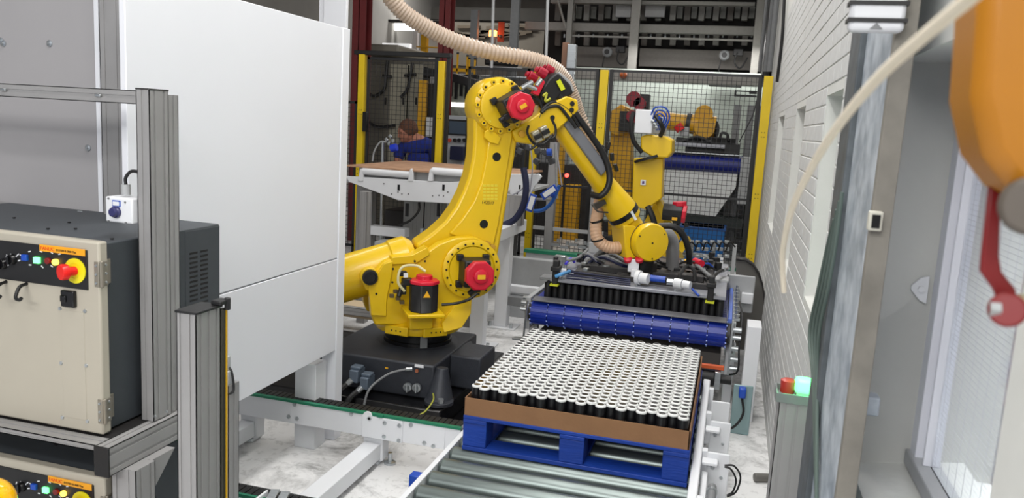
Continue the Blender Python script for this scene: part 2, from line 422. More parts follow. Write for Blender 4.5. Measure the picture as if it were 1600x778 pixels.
B().box(-1.062, -.072, 3.256, 4.44, .4425, .446).fin('tray_bottom', CARD, tr)
for q in ((-1.062, -.075, 3.252, 3.257), (-1.062, -.075, 4.437, 4.442)): B().box(*q, .4425, .524).fin('tray_side', CARD, tr)
for q in ((-1.066, -1.062), (-.079, -.075)): B().box(q[0], q[1], 3.252, 4.442, .4425, .524).fin('tray_side', CARD, tr)
# aerosol cans, hexagonally packed, odd columns standing forward
D = .0495; r = D/2*.985
def can_at(M):
    body = B(M).lathe([(r*.9, 0), (r, .003), (r, .112), (r*.97, .117), (r*.8, .118)], (0, 0, 0), (0, 0, 1), 20)
    top = B(M).lathe([(r*.80, .1175), (r*.985, .1165), (r*1.0, .1195), (r*.95, .1225), (r*.78, .1250), (r*.66, .1265), (r*.63, .1263), (r*.61, .1250)], (0, 0, 0), (0, 0, 1), 20, caps=False)
    hole = B(M).cyl((0, 0, .120), (0, 0, .1262), r*.63, n=16)
    return body, top, hole
CL = 'black can with white top packed on the pallet'
Y0, Z0 = 3.286, .4465
spots = []
for j in range(23):
    for c in range(22):
        x = -1.031 + c*(.866*D*1.024); y = Y0 + j*D + (D/2 if c % 2 == 0 else 0)
        spots.append((x, y, j, c))
spots.sort(key=lambda s: (s[2], s[3]))
def can_label(j, c):
    if j > 3: return CL + ' behind the four front rows'
    return 'black white-topped can, %s from the left in the %s row behind the cardboard front edge' % (ORD[c], ORD[j])
root = thing('aerosol_can', can_label(0, 0), 'can', (spots[0][0], spots[0][1], Z0), 0, 'black cans packed on the pallet')
bd, tp, hl = can_at(WM[root.name])
bd.fin('can_body', CANB, root); tp_o = tp.fin('can_top', CANW, root); hl.fin('mouth', BLKG, root)
SB, ST, SH = B(), B(), B()
for i, (x, y, j, c) in enumerate(spots[1:]):
    M = Matrix.Translation((x+random.uniform(-.0006, .0006), y+random.uniform(-.0006, .0006), Z0 + random.uniform(0, .0012)))
    if i < 299: dup(root, M, can_label(j, c))
    else:
        for S_, k in zip((SB, ST, SH), (0, 1, 2)):
            S_.M = M
            if k == 0: S_.cyl((0, 0, 0), (0, 0, .117), r, n=12)
            elif k == 1: S_.lathe([(r*.98, .1165), (r, .1195), (r*.95, .1225), (r*.78, .1250), (r*.66, .1265), (r*.61, .1250)], (0, 0, 0), (0, 0, 1), 16, caps=False)
            else: S_.cyl((0, 0, .12), (0, 0, .1262), r*.63, n=10)
st = thing('aerosol_can_block', 'back rows of black cans with white tops at the belt end of the pallet', 'cans', (-.56, 4.3, Z0))
for S_, nm, m in ((SB, 'can_bodies', CANB), (ST, 'can_tops', CANW), (SH, 'mouths', BLKG)): tag(S_.fin(nm, m, st), kind='stuff')
st['kind'] = 'stuff'

# ================================================================== INFEED BELT
bc = thing('belt_conveyor', 'blue modular belt conveyor with grey side frames behind the pallet', 'conveyor', (-.58, 5.8, 0))
BX0, BX1 = -1.225, .045; NR = .085; NZ = .585-NR; NY = 5.03+NR
npro = []
for i in range(15):
    a = math.pi/2 + math.pi*i/14; npro.append((math.cos(a)*NR, math.sin(a)*NR))
w = (BX1-BX0)/11
for k in range(11):
    b = B(); x0 = BX0 + k*w + .002; x1 = x0 + w - .004
    # ridged nose: one strip per link row
    for i in range(14):
        (ya, za), (yb_, zb) = npro[i], npro[i+1]; sc = 1.0 if i % 2 else .965
        pa, pb = Vector((x0, NY+ya*sc, NZ+za*sc)), Vector((x0, NY+yb_*sc, NZ+zb*sc))
        b.prism([pa, pb, (x0, NY+yb_*.8, NZ+zb*.8), (x0, NY+ya*.8, NZ+za*.8)], (x1-x0, 0, 0))
    for j in range(24):
        b.box(x0, x1, NY+j*.0625, NY+j*.0625+.059, .570, .585)
    b.fin('belt_strip', BLUB, bc)
b = B()
for k in range(12):
    for i in range(1, 14, 2):
        ya, za = npro[i]; b.cyl((BX0+k*w-.004, NY+ya*1.03, NZ+za*1.03), (BX0+k*w+.004, NY+ya*1.03, NZ+za*1.03), .0045, n=6)
tag(b.fin('hinge_pins', BLUD, bc), kind='stuff')
B().cyl((BX0-.02, NY, NZ), (BX1+.02, NY, NZ), NR*.79, n=24).fin('nose_shaft', DRKS, bc)
B().prism([(BX0+.01, NY-.07, .588), (BX0+.01, NY-.07, .596), (BX0+.01, NY+.005, .608), (BX0+.01, NY+.005, .600)], (BX1-BX0-.015, 0, 0)).fin('nose_bar', mat('dull_steel_bar', (128, 128, 132), .4, .5), bc, .001)['label'] = 'flat steel bar across the belt end'
B().box(BX0-.045, BX0-.012, NY-.03, 6.6, .38, .60).fin('side_frame', LGREY, bc, .004)
B().box(BX1+.03, BX1+.055, NY+.0, 6.6, .38, .58).fin('side_frame', LGREY, bc, .004)
B().box(BX1+.002, BX1+.028, NY+.02, 6.6, .57, .60).fin('side_strip', mat('pale_blue_plastic', (92, 118, 200), .4), bc, .003)
b = B()
for j in range(9): b.cyl((BX1+.055, NY+.05+j*.13, .60), (BX1+.055, NY+.05+j*.13, .625), .011, n=10).box(BX1+.035, BX1+.075, NY+.04+j*.13, NY+.06+j*.13, .585, .60)
b.fin('clamp_knobs', STEEL, bc)
b = B()
for j, zz in enumerate((.30, .36, .43, .50, .55)): b.cyl((BX1+.03, NY-.06, zz), (BX1+.09, NY-.06, zz), .017, n=14)
b.box(BX1+.028, BX1+.04, NY-.085, NY-.0, .22, .60).fin('end_bolts', STEEL, bc)
B().tube([(BX1+.07, NY+.5, .62), (BX1+.09, NY+.1, .60), (BX1+.085, NY-.08, .45), (BX1+.09, NY-.1, .3), (BX1+.03, NY-.05, .25)], .006).fin('cable', BLK, bc)
B().box(BX1+.12, BX1+.205, 4.96, 5.16, .0, .605).fin('drive_cover', WHT, bc, .004)['label'] = 'tall white box-shaped cover at the right end'
b = B(); p0, p1 = at(1137, 428, Y=6.2), at(1177, 470, Y=6.2)
b.box(p0.x, p1.x, 6.2, 6.22, .42, p0.z)
b.fin('end_plate', LGREY, bc, .01)
B().box(p1.x-.09, p1.x-.005, 6.15, 6.2, .50, .58).fin('white_bracket', WHT, bc, .006)
for x in (BX0-.03, BX1+.04):
    for y in (5.3, 6.5): B().box(x-.03, x+.03, y-.03, y+.03, 0, .40).fin('leg', WHT, bc, .003)
# left nose end: hub, bracket and down-hanging rod
b = B().cyl((BX0-.05, NY, NZ+.02), (BX0+.0, NY, NZ+.02), .045, n=16)
for a, z in ((.02, .585), (-.03, .56), (-.05, .52)): b.cyl((BX0-.075, NY+a, z), (BX0-.03, NY+a, z), .016, n=10)
b.fin('end_bearing', STEEL, bc)
B().cyl((BX0-.02, NY-.09, .59), (BX0-.03, NY-.10, .33), .007, n=8).box(BX0-.1, BX0+.0, NY-.13, NY-.07, .32, .33).fin('sensor_rod', STEEL, bc)
# under-belt shroud and drive
B().box(BX0+.05, BX1-.02, NY-.0, 5.9, .18, .37).fin('belt_underside', mat('warm_dark_grey', (66, 62, 60), .5), bc)
dr = thing('drive_motor', 'dark round gear motor with orange strap at the right end of the blue belt', 'motor', (-.02, 4.75, 0))
p = at(1112, 590, Y=4.8)
B().cyl((-.12, 4.8, p.z), (.0, 4.8, p.z), .05, n=20).fin('motor_body', BLK, dr, .004)
B().box(.0, .035, 4.74, 4.86, p.z-.055, p.z+.055).fin('flange', STEEL, dr, .004)
B().cyl((.035, 4.8, p.z), (.10, 4.8, p.z), .028, n=16).fin('shaft_coupling', BLK, dr)
B().box(-.14, .05, 4.77, 4.80, p.z+.06, p.z+.085).fin('strap', ORG, dr, .004)
B().box(-.14, -.02, 4.76, 4.84, 0, p.z-.045).fin('mount', DRKS, dr)
jb = thing('connector_plate', 'grey-green upright plate with blue connector beside the white cover', 'plate', (.10, 4.75, 0))
p0, p1 = at(1147, 600, Y=4.72), at(1172, 655, Y=4.72)
B().box(p0.x, p1.x, 4.72, 4.73, 0, p0.z).fin('plate_body', TEAL, jb, .006)
q = at(1160, 612, Y=4.70); B().box(q.x-.02, q.x+.02, 4.66, 4.72, q.z-.03, q.z+.03).fin('blue_plug', BLUE, jb, .008)
B().tube([(q.x, 4.69, q.z-.03), (q.x+.015, 4.66, q.z-.12), (q.x-.03, 4.64, q.z-.2), (q.x-.10, 4.66, .03)], .007).fin('cable', BLK, jb)
# black cans waiting under the gripper plate
LB = 'black can, %s from the left in the front row under the gripper plate'
root2 = thing('black_can', LB % ORD[0], 'can', (-1.15, 5.2, .586), 0, 'cans on the blue belt')
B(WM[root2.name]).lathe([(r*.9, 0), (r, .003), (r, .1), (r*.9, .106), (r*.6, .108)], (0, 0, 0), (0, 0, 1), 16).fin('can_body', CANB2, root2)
B(WM[root2.name]).cyl((0, 0, .108), (0, 0, .112), r*.5, n=10).fin('valve_cup', mat('dull_tin', (110, 108, 104), .5, .3), root2)
sb = B()
for j in range(24):
    for c in range(25):
        if j == 0 and c == 0: continue
        x, y = -1.15 + c*.0475, 5.2 + j*.05 + (.024 if c % 2 else 0)
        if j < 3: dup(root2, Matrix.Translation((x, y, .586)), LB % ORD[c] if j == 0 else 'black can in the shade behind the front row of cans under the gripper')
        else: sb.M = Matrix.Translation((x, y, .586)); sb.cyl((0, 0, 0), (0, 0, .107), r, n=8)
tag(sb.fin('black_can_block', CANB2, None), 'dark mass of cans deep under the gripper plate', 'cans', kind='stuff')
# ================================================================== THE NEAR ROBOT
TH_ = math.radians(34)
RO = Vector((-1.9+.045*math.cos(TH_), 4.62+.045*math.sin(TH_), 0))
MR = Matrix.Translation(RO) @ Matrix.Rotation(TH_, 4, 'Z')
MRi = MR.inverted()
def R2(x, y, off):                                          # a point of the arm plane, in robot space (reach, depth, height)
    o = MRi @ CAM; d = MRi.to_3x3() @ ray(x, y); t = (off-o.y)/d.y
    return o + d*t
rb = thing('industrial_robot', 'large yellow six-axis robot with red-capped motors beside the can pallet', 'robot', RO, TH_)
def RB(): return B(MR)
def poly(px, off): return [R2(x, y, off) for x, y in px]
# plinth, base and slew ring (base is square to the hall)
tag(B().box(-2.75, -1.46, 4.02, 5.3, 0.012, .13).fin('base_plinth', BLKG, None, .008), 'black steel plinth bolted under the large yellow robot', 'plinth')
tag(B().box(-2.8, -1.16, 3.9, 5.35, 0, .011).fin('floor_plate', BLKG, None, .002), 'flat black steel plate on the floor under the robot plinth', 'plate')
b = B().box(-2.30, -1.56, 4.16, 4.95, .132, .34).box(-1.56, -1.36, 4.42, 4.72, .135, .34)
base = b.fin('base_casting', DGREY, rb, .012)
b = B().lathe([(.36, 0), (.34, .012), (.26, .025), (.22, .028)], RO+Vector((0, 0, .315)), (0, 0, 1), 24)
qf = at(688, 600, Y=4.17); b.lathe([(.085, 0), (.075, .02), (.035, .19)], (qf.x, 4.17, .14), (0.0, .12, 1), 16)
b.fin('base_top', DGREY, base, .006)
b = B().cyl((qf.x+.01, 4.13, .132), (qf.x+.01, 4.13, .155), .085, n=20)
b.fin('foot', DGREY, base, .004)
B().cyl((qf.x+.04, 4.08, .155), (qf.x+.04, 4.08, .18), .018, n=6).fin('bolt', STEEL, base)
b = B(); b.lathe([(.20, 0), (.218, .004), (.218, .03), (.21, .034), (.21, .10)], RO+Vector((0, 0, .335)), (0, 0, 1), 40)
b.fin('slew_ring', BLKG, rb)
q = R2(662, 540, -.235); RB().cb((q.x, -.232, .39), .045, .006, .085).fin('pointer_plate', MGREY, rb)
# connectors on the base front
for x, y, s in ((558, 585, 1), (574, 596, .95)):
    p = at(x, y, Y=4.10); c = B().cb(p, .055*s, .10, .075*s).cb(p+Vector((0, -.0, .045)), .062*s, .06, .02).fin('plug_housing', LGREY if 0 else mat('slate_plug', (92, 104, 118), .5, .2), rb, .006)
    g = p+Vector((-.03, -.06, -.045))
    B().cyl(p+Vector((-.01, -.045, -.02)), g, .018, n=14).fin('cable_gland', STEEL, rb)
    B().tube([g, g+Vector((-.03, -.05, -.04)), g+Vector((-.045, -.07, -.12)), g+Vector((-.05, -.05, -.2))], .018).fin('cable', BLK, rb)
g = at(634, 577, Y=4.14)
B().tube([g, at(610, 583, Y=4.08), at(588, 597, Y=4.02), at(575, 612, Y=3.98), at(569, 632, Y=3.96)], .007).fin('grey_conduit', MGREY, rb)
B().cyl(g, g+Vector((.03, .02, 0)), .012).fin('conduit_fitting', STEEL, rb)
for x, y in ((638, 604), (652, 605)):
    p = at(x, y, Y=4.150); B().lathe([(.026, 0), (.026, .018), (.016, .02), (.016, .008)], p, (0, -1, 0), 18).fin('round_socket', STEEL, rb)
    B().cb(p+Vector((0, -.022, 0)), .008, .008, .055).fin('socket_lever', STEEL, rb)
p = at(655, 572, Y=4.155); B().cb(p, .055, .006, .016).fin('label_plate', WHT, rb)
p = at(652, 579, Y=4.155); B().lathe([(.011, 0), (.011, .01)], p, (0, -1, 0), 12).fin('brass_port', mat('brass', (190, 120, 90), .35, .8), rb)
p = at(604, 575, Y=4.155); B().cb(p, .018, .004, .008).fin('yellow_label', YLAB, rb)
B().tube([at(676, 612, Y=4.15), at(677, 625, Y=4.0), at(665, 642, Y=3.9), at(652, 650, Y=3.85)], .0045).fin('ground_wire', mat('yellow_green_wire', (158, 160, 60), .5), rb)
# turntable
zt = .425
b = RB().lathe([(.24, .0), (.268, .006), (.275, .03), (.275, .06), (.25, .072), (.21, .11)], (0, 0, zt), (0, 0, 1), 48)
tt = b.fin('turntable', YEL, rb)
for a0 in (-130, -80):                                     # two bolted flange lugs on the front of the disc
    a = math.radians(a0); c = Vector((math.cos(a)*.262, math.sin(a)*.262, zt+.035))
    RB().cb(c, .16, .05, .058, Matrix.Rotation(a+math.pi/2, 3, 'Z')).fin('bolt_lug', YEL, tt, .006)
    b = RB()
    for k in (-1, 0, 1):
        t = Vector((-math.sin(a), math.cos(a), 0)); b.cyl(c+Vector((math.cos(a), math.sin(a), 0))*.024+t*.03*k, c+Vector((math.cos(a), math.sin(a), 0))*.0275+t*.03*k, .005, n=8)
    b.fin('bolt_holes', BLK, tt)
# turret side castings, carrying the shoulder
tp_ = [(580, 492), (577, 450), (585, 425), (600, 410), (620, 402), (642, 404), (662, 398), (686, 381), (712, 372), (742, 370), (764, 380), (776, 402), (778, 428), (768, 448), (748, 464), (728, 470), (706, 500), (690, 508), (586, 508)]
b = RB().prism(poly(tp_, -.20), (0, .085, 0)); b.fin('turret_cheek', YEL, rb, .010)
b = RB().prism([q+Vector((0, .34, 0)) for q in poly(tp_, -.20)], (0, .085, 0)); b.fin('turret_cheek', YEL, rb, .010)
b = RB().prism(poly([(592, 500), (592, 430), (610, 416), (660, 412), (690, 440), (700, 500)], -.115), (0, .26, 0))
b.fin('turret_core', YEL, rb, .008)
b = RB().prism(poly([(612, 402), (645, 398), (668, 386), (672, 398), (650, 412), (612, 414)], -.215), (0, .10, 0)); b.fin('turret_rib', YEL, rb, .005)
b = RB().prism(poly([(580, 493), (576, 448), (600, 412), (614, 408), (612, 430), (604, 470), (604, 494)], -.225), (0, .03, 0)); b.fin('front_plate', YEL, rb, .004)
b = RB().prism([R2(690, 505, -.26), R2(716, 470, -.20), R2(738, 458, -.17), R2(736, 490, -.22), R2(722, 512, -.28), R2(694, 520, -.30)], (0, .05, -.004)); b.fin('wedge_plate', YEL, rb, .005)
# shoulder ring, bolts and J2 motor
sc_ = R2(736, 420, -.21)
ring = RB().lathe([(.175, 0), (.185, .008), (.185, .02), (.165, .03), (.15, .03), (.14, .022), (.0, .022)], sc_+Vector((0, .005, 0)), (0, -1, 0), 48, caps=False).fin('shoulder_ring', YEL, rb)
b = RB()
for i in range(20):
    a = 2*math.pi*i/20; c = sc_+Vector((math.cos(a)*.163, -.024, math.sin(a)*.163)); b.cyl(c, c+Vector((0, -.005, 0)), .0065, n=8)
b.fin('bolt_ring', BLK, ring)
def motor(cap_px, rad, off0, off1, body_s, nm, rot=0, tilt=0):
    c = R2(*cap_px, off1); L = off0-off1
    d = Vector((-.02, 1, 0))
    rr = Matrix.Rotation(rot, 3, 'Y')
    m = RB().cb(c+Vector((0, L/2+.03, 0)), body_s, L-.06, body_s, rr).fin(nm, BLK, rb, .012)
    cap = RB().lathe([(rad, .05), (rad, .008), (rad*.9, 0)], c, (0, 1, 0), 8, ph=math.pi/8+rot).lathe([(rad*.48, 0), (rad*.48, -.016), (rad*.40, -.02)], c, (0, 1, 0), 10).fin('motor_cap', RED, m, .003)
    RB().cb(c+Vector((0, -.0215, 0)), rad*.5, .003, rad*.28, rr).fin('maker_label', YLAB, m)
    for sx in (-1, 1):
        for sz in (-1, 1): RB().cb(c + rr @ Vector((sx*body_s*.5, L-.03, sz*body_s*.5)), .04, .035, .04, rr).fin('mounting_lug', BLK, m, .004)
    p = c+Vector((0, .09, -body_s*.5-.012)) if rot == 0 else c + rr @ Vector((-body_s*.55, .09, -.02))
    RB().cb(p, .05, .05, .035, rr).cyl(p+Vector((.0, 0, 0)), p+Vector((-.045, -.01, -.03)), .017, n=12).fin('plug', BLK, m, .004)
    return m
motor((751, 432), .094, -.215, -.43, .165, 'shoulder_motor')
# J1 motor standing upright on its bracket
c = R2(661, 485, -.33)
m1 = RB().lathe([(.085, 0), (.088, .004), (.088, .165), (.080, .17)], (c.x, -.33, c.z), (0, 0, 1), 8, ph=math.pi/8).fin('slew_motor', BLK, rb, .008)
RB().lathe([(.093, .168), (.093, .185), (.085, .190), (.05, .192), (.05, .215), (.045, .218)], (c.x, -.33, c.z), (0, 0, 1), 8, ph=math.pi/8).fin('motor_cap', RED, m1, .003)
t3 = R2(667, 461, -.425); RB().prism([t3+Vector((-.022, 0, -.015)), t3+Vector((.022, 0, -.015)), t3+Vector((0, 0, .024))], (0, -.003, 0)).fin('warning_triangle', YLAB, m1)
RB().box(c.x-.11, c.x+.11, -.44, -.18, c.z-.022, c.z).box(c.x-.07, c.x+.07, -.30, -.18, zt+.06, c.z-.02).fin('motor_bracket', YEL, rb, .006)
RB().lathe([(.022, 0), (.022, .012), (.012, .013)], (c.x+.0, -.30, c.z-.04), (0, -1, 0), 14).fin('bracket_boss', YEL, rb)
b = RB(); q = R2(636, 440, -.30)
b.cb(q, .06, .06, .04).cb(q+Vector((-.02, 0, -.04)), .03, .04, .07).cb(q+Vector((-.03, 0, .05)), .05, .04, .03).cyl(q+Vector((-.03, 0, -.03)), q+Vector((-.05, -.01, -.09)), .014, n=10)
b.fin('motor_plug', BLK, rb, .005)
q = R2(634, 430, -.34); RB().cb(q, .025, .01, .025).fin('connector_tag', WHT, rb)
RB().tube([R2(632, 455, -.33), R2(622, 440, -.34), R2(628, 418, -.34), R2(650, 415, -.34), R2(665, 424, -.36)], .008).fin('white_motor_cable', mat('cream_cable', (214, 206, 160), .5), rb)
RB().tube([R2(690, 476, -.34), R2(712, 474, -.36), R2(732, 468, -.40), R2(746, 458, -.40)], .009).fin('motor_cable', BLK, rb)
b = RB()
for x, y in ((618, 455), (612, 462), (622, 466), (628, 472)):
    q = R2(x, y, -.28); b.cb(q, .025, .03, .02)
b.fin('cable_clamps', mat('dull_brown_metal', (96, 82, 60), .5, .4), rb)
# counterbalance cylinder
a, c = R2(470, 455, .0), R2(650, 402, .0); ax = (c-a); L = ax.length
cbl = RB().lathe([(.10, 0), (.145, .02), (.145, L-.16), (.155, L-.15), (.155, L-.05), (.12, L-.01), (.05, L)], a, ax, 40).fin('counterbalance', YEL, rb)
c = R2(578, 433, -.235)
RB().lathe([(.055, .06), (.055, 0)], c, (0, 1, 0), 24).prism([c+Vector((-.055, .02, 0)), c+Vector((.055, .02, 0)), c+Vector((.03, .02, -.10)), c+Vector((-.02, .02, -.08))], (0, .04, 0)).fin('pivot_lug', YEL, rb, .004)
RB().lathe([(.046, .0), (.046, -.014), (.034, -.016), (.032, -.008), (.012, -.008), (.012, -.013), (.001, -.013)], c, (0, 1, 0), 24).fin('pivot_cap', BLK, rb)
b = RB()
for x, y in ((614, 420), (613, 441), (588, 459), (664, 408), (648, 408)): q = R2(x, y, -.2265); b.cyl(q, q+Vector((0, -.003, 0)), .007, n=10)
b.fin('bolt_heads', BLK, rb)
# lower arm
arm = [(747, 150), (741, 185), (741, 215), (739, 245), (733, 275), (724, 300), (712, 324), (696, 346), (676, 364), (650, 382), (655, 398), (700, 440), (735, 455), (762, 448), (774, 420), (781, 385), (787, 350), (795, 300), (804, 250), (811, 205), (822, 160), (800, 130), (770, 126)]
b = RB().prism(poly(arm, -.095), (0, .19, 0)); lower = b.fin('lower_arm', YEL, rb, .018)
front = [(764, 205), (760, 245), (752, 285), (740, 315), (722, 342), (702, 365), (745, 385), (772, 385), (780, 350), (787, 305), (795, 255), (802, 205)]
RB().prism(poly(front, -.112), (0, .02, 0)).fin('arm_face', YEL, lower, .010)
for x, y in ((776, 245), (756, 350)):
    q = R2(x, y, -.113); RB().lathe([(.027, 0), (.027, -.0025), (.02, -.003)], q, (0, 1, 0), 22).fin('round_hole', BLKG, lower)
b = RB()
for i in range(4):
    for j in range(5):
        q = R2(757+i*6, 290+j*5.2, -.1135); b.cb(q, .02, .003, .013)
b.fin('rating_plate', mat('pale_yellow_plate', (226, 206, 60), .4), lower)
q = R2(752, 318, -.1135)
text('lettering', '142017', .028, BLK, lower, MR @ facing(q, (1, 0, -.08), (0.08, 0, 1)))
for x, y in ((762, 380), (770, 385)):
    q = R2(x, y, -.12); RB().cb(q, .035, .004, .025, Matrix.Rotation(.5, 3, 'Y')).fin('small_sticker', mat('amber_sticker', (196, 150, 50), .5), lower)
# elbow housing
ec = R2(782, 166, -.12)
hs = RB().lathe([(.13, .25), (.165, .24), (.178, .20), (.178, .03), (.165, .0), (.14, -.012), (.135, -.03), (.12, -.035), (.0, -.035)], ec, (0, 1, 0), 48, caps=False).fin('elbow_housing', YEL, rb)
b = RB()
for i in range(16):
    a = 2*math.pi*i/16; q = ec+Vector((math.cos(a)*.152, -.002, math.sin(a)*.152)); b.cyl(q, q+Vector((0, -.022, 0)), .016, n=10)
tag(b.fin('bolt_bosses', YEL, hs), kind='stuff')
b = RB()
for i in range(16):
    a = 2*math.pi*i/16; q = ec+Vector((math.cos(a)*.152, -.0225, math.sin(a)*.152)); b.cyl(q, q+Vector((0, -.003, 0)), .007, n=8)
b.fin('bolts', BLK, hs)
RB().prism(poly([(758, 205), (766, 200), (783, 215), (779, 226), (766, 223), (757, 215)], -.13), (0, .03, 0)).fin('stop_block', YEL, lower, .004)
motor((816, 166), .085, -.145, -.40, .155, 'elbow_motor', rot=math.radians(-32))
# forearm carrier
car = [(800, 205), (806, 222), (838, 227), (858, 214), (880, 196), (905, 172), (903, 156), (886, 150), (860, 162), (838, 180), (815, 195)]
fa = RB().prism(poly(car, -.13), (0, .24, 0)).fin('forearm_root', YEL, rb, .010)
q = R2(815, 209, -.135); RB().lathe([(.022, 0), (.022, -.012), (.012, -.014)], q, (0, 1, 0), 14).fin('round_boss', mat('amber_boss', (214, 160, 40), .5), fa)
for x, y in ((863, 184), (894, 162), (893, 172)): q = R2(x, y, -.132); RB().lathe([(.016, 0), (.016, -.004), (.008, -.0045)], q, (0, 1, 0), 12).fin('bolt_hole', BLK, fa)
for x, y in ((838, 213), (850, 206)):
    q = R2(x, y, -.16); rr = Matrix.Rotation(math.radians(-28), 3, 'Y')
    o = RB().cb(q, .048, .05, .072, rr).fin('cable_connector', mat('pewter_connector', (176, 172, 156), .4, .5), fa, .006)
    RB().cb(q+Vector((0, -.03, 0)), .052, .012, .03, rr).fin('connector_clip', BLK, o, .003)
b = RB()
for pts in ([(846, 214), (836, 228), (828, 234)], [(826, 196), (824, 208), (832, 222), (842, 228)], [(852, 218), (866, 214), (868, 200), (862, 186)], [(838, 226), (850, 224), (862, 212)]):
    b.tube([R2(x, y, -.17) for x, y in pts], .008, n=6)
b.fin('loose_cables', BLK, fa)
# cable pack and small motors on top of the elbow
pk = RB().prism(poly([(846, 165), (842, 145), (858, 122), (872, 112), (892, 132), (897, 146), (874, 160)], -.10), (0, .18, 0)).fin('wrist_motor_pack', BLK, rb, .014)
def mot2(p, axd, r, L):
    rr = RB().cyl(p, p+Vector(axd)*L, r, n=8, ph=.39).cyl(p+Vector(axd)*L, p+Vector(axd)*(L+.02), r*.6, n=12)
    return rr
for (x, y, o) in ((853, 117, -.10), (838, 124, .02), (864, 112, .05)):
    q = R2(x, y, o); mot2(q, Vector((-.75, 0, .35)).normalized(), .032, .06).fin('motor_cap', mat('crimson_cap', (160, 20, 46), .35), pk, .004)
b = RB(); 
for x, y, x2, y2 in ((815, 138, 832, 128), (822, 133, 838, 140), (838, 134, 846, 124)): b.cyl(R2(x, y, -.13), R2(x2, y2, -.13), .016, n=10)
b.fin('connector_shell', STEEL, pk)
RB().prism(poly([(832, 146), (846, 122), (852, 128), (842, 150)], -.14), (0, .05, 0)).fin('red_bracket', RED, pk, .004)
q = R2(876, 133, -.115); RB().cb(q, .03, .006, .07, Matrix.Rotation(-.6, 3, 'Y')).fin('lime_label', mat('lime_label', (206, 214, 30), .5), pk)
RB().tube([R2(848, 150, -.115), R2(854, 146, -.115), R2(852, 158, -.115), R2(860, 154, -.115)], .008, n=6).fin('lime_cable', mat('lime_cable', (180, 180, 40), .5), pk)
b = RB()
for k, pts in enumerate((((846, 176), (856, 168), (872, 166), (884, 178), (900, 200)), ((842, 184), (850, 168), (866, 160), (888, 172), (905, 198)), ((826, 150), (842, 158), (848, 172)), ((858, 126), (874, 140), (868, 160)))):
    b.tube([R2(x, y, -.14+.02*k) for x, y in pts], .011, n=8)
b.fin('elbow_cables', BLK, pk)
RB().prism(poly([(874, 112), (893, 128), (898, 142), (888, 150), (866, 118)], .02), (0, .05, 0)).fin('hose_support', LGREY, rb, .004)
# forearm
a = R2(870, 182, 0); e = R2(1000, 372, 0); ax = e-a; L = ax.length
tb = RB().lathe([(.082, 0), (.085, .03), (.074, L*.50), (.082, L*.56), (.108, L*.74), (.110, L*.765)], a, ax, 40).fin('forearm', YEL, rb)
RB().lathe([(.113, L*.765), (.113, L*.80)], a, ax, 40).fin('wrist_seal', BLKG, rb)
RB().lathe([(.108, L*.80), (.106, L*.83), (.08, L*.85), (.075, L*.98)], a, ax, 40).fin('wrist_collar', YEL, rb)
cx = a+ax*.775; RB().cb(cx+Vector((.03, -.113, -.01)), .07, .006, .018, Matrix.Rotation(math.radians(55), 3, 'Y')).fin('white_tag', WHT, rb)
n_ = Vector((-ax.z, 0, ax.x)).normalized()                  # up side of the forearm
if n_.z < 0: n_ = -n_
rr = Matrix((ax.normalized(), Vector((0, 1, 0)), ax.normalized().cross(Vector((0, 1, 0))))).transposed()
RB().prism(poly([(870, 179), (884, 169), (952, 262), (940, 275)], -.105), (0, .09, 0)).fin('cable_guide', mat('grey_cable_cover', (122, 124, 130), .4, .2), rb, .008)
RB().tube([R2(872, 150, -.10), R2(890, 166, -.10), R2(908, 190, -.11), R2(928, 218, -.11), R2(944, 244, -.11), R2(952, 270, -.12), R2(950, 292, -.13), R2(938, 306, -.12), R2(924, 304, -.06)], .021, n=12).fin('black_conduit', BLK, rb)
b = RB()
for x, y in ((944, 238), (950, 228), (956, 245), (938, 232), (962, 262)): q = R2(x, y, -.06); b.cb(q, .05, .03, .022, Matrix.Rotation(.5+x, 3, 'Y'))
b.fin('conduit_clamp', BLK, rb, .003)
b = RB().prism(poly([(926, 320), (945, 312), (948, 318), (932, 328)], -.08), (0, .03, 0)).tube([R2(926, 320, -.08), R2(934, 330, -.1), R2(950, 332, -.1)], .006); b.fin('strap_bracket', mat('bracket_dark', (70, 66, 60), .5, .4), rb)
# wrist
wc = R2(1005, 375, -.03)
wr = RB().lathe([(.098, .15), (.10, .14), (.10, .0), (.102, -.06), (.132, -.075), (.132, -.115), (.122, -.13), (.05, -.134), (.0, -.134)], wc, (0, 1, 0), 44, caps=False).fin('wrist_drum', YEL, rb)
RB().lathe([(.134, -.062), (.136, -.064), (.136, -.072), (.134, -.074)], wc, (0, 1, 0), 44, caps=False).fin('wrist_gasket', BLK, wr)
b = RB()
for i in range(3):
    aa = i*2.1+.6; q = wc+Vector((math.cos(aa)*.108, -.131, math.sin(aa)*.108)); b.cyl(q, q+Vector((0, -.004, 0)), .005, n=8)
b.cyl(wc+Vector((0, -.134, 0)), wc+Vector((0, -.138, 0)), .006, n=8)
b.fin('screws', BLK, wr)
b = RB().prism(poly([(974, 352), (978, 404), (1026, 404), (1030, 380), (1010, 365), (990, 352)], -.10), (0, .20, 0)); b.fin('wrist_block', YEL, rb, .008)
fl = R2(1003, 405, 0)
RB().cyl((fl.x, .0, fl.z+.01), (fl.x, .0, fl.z-.07), .085, n=28).fin('tool_flange', BLK, rb)
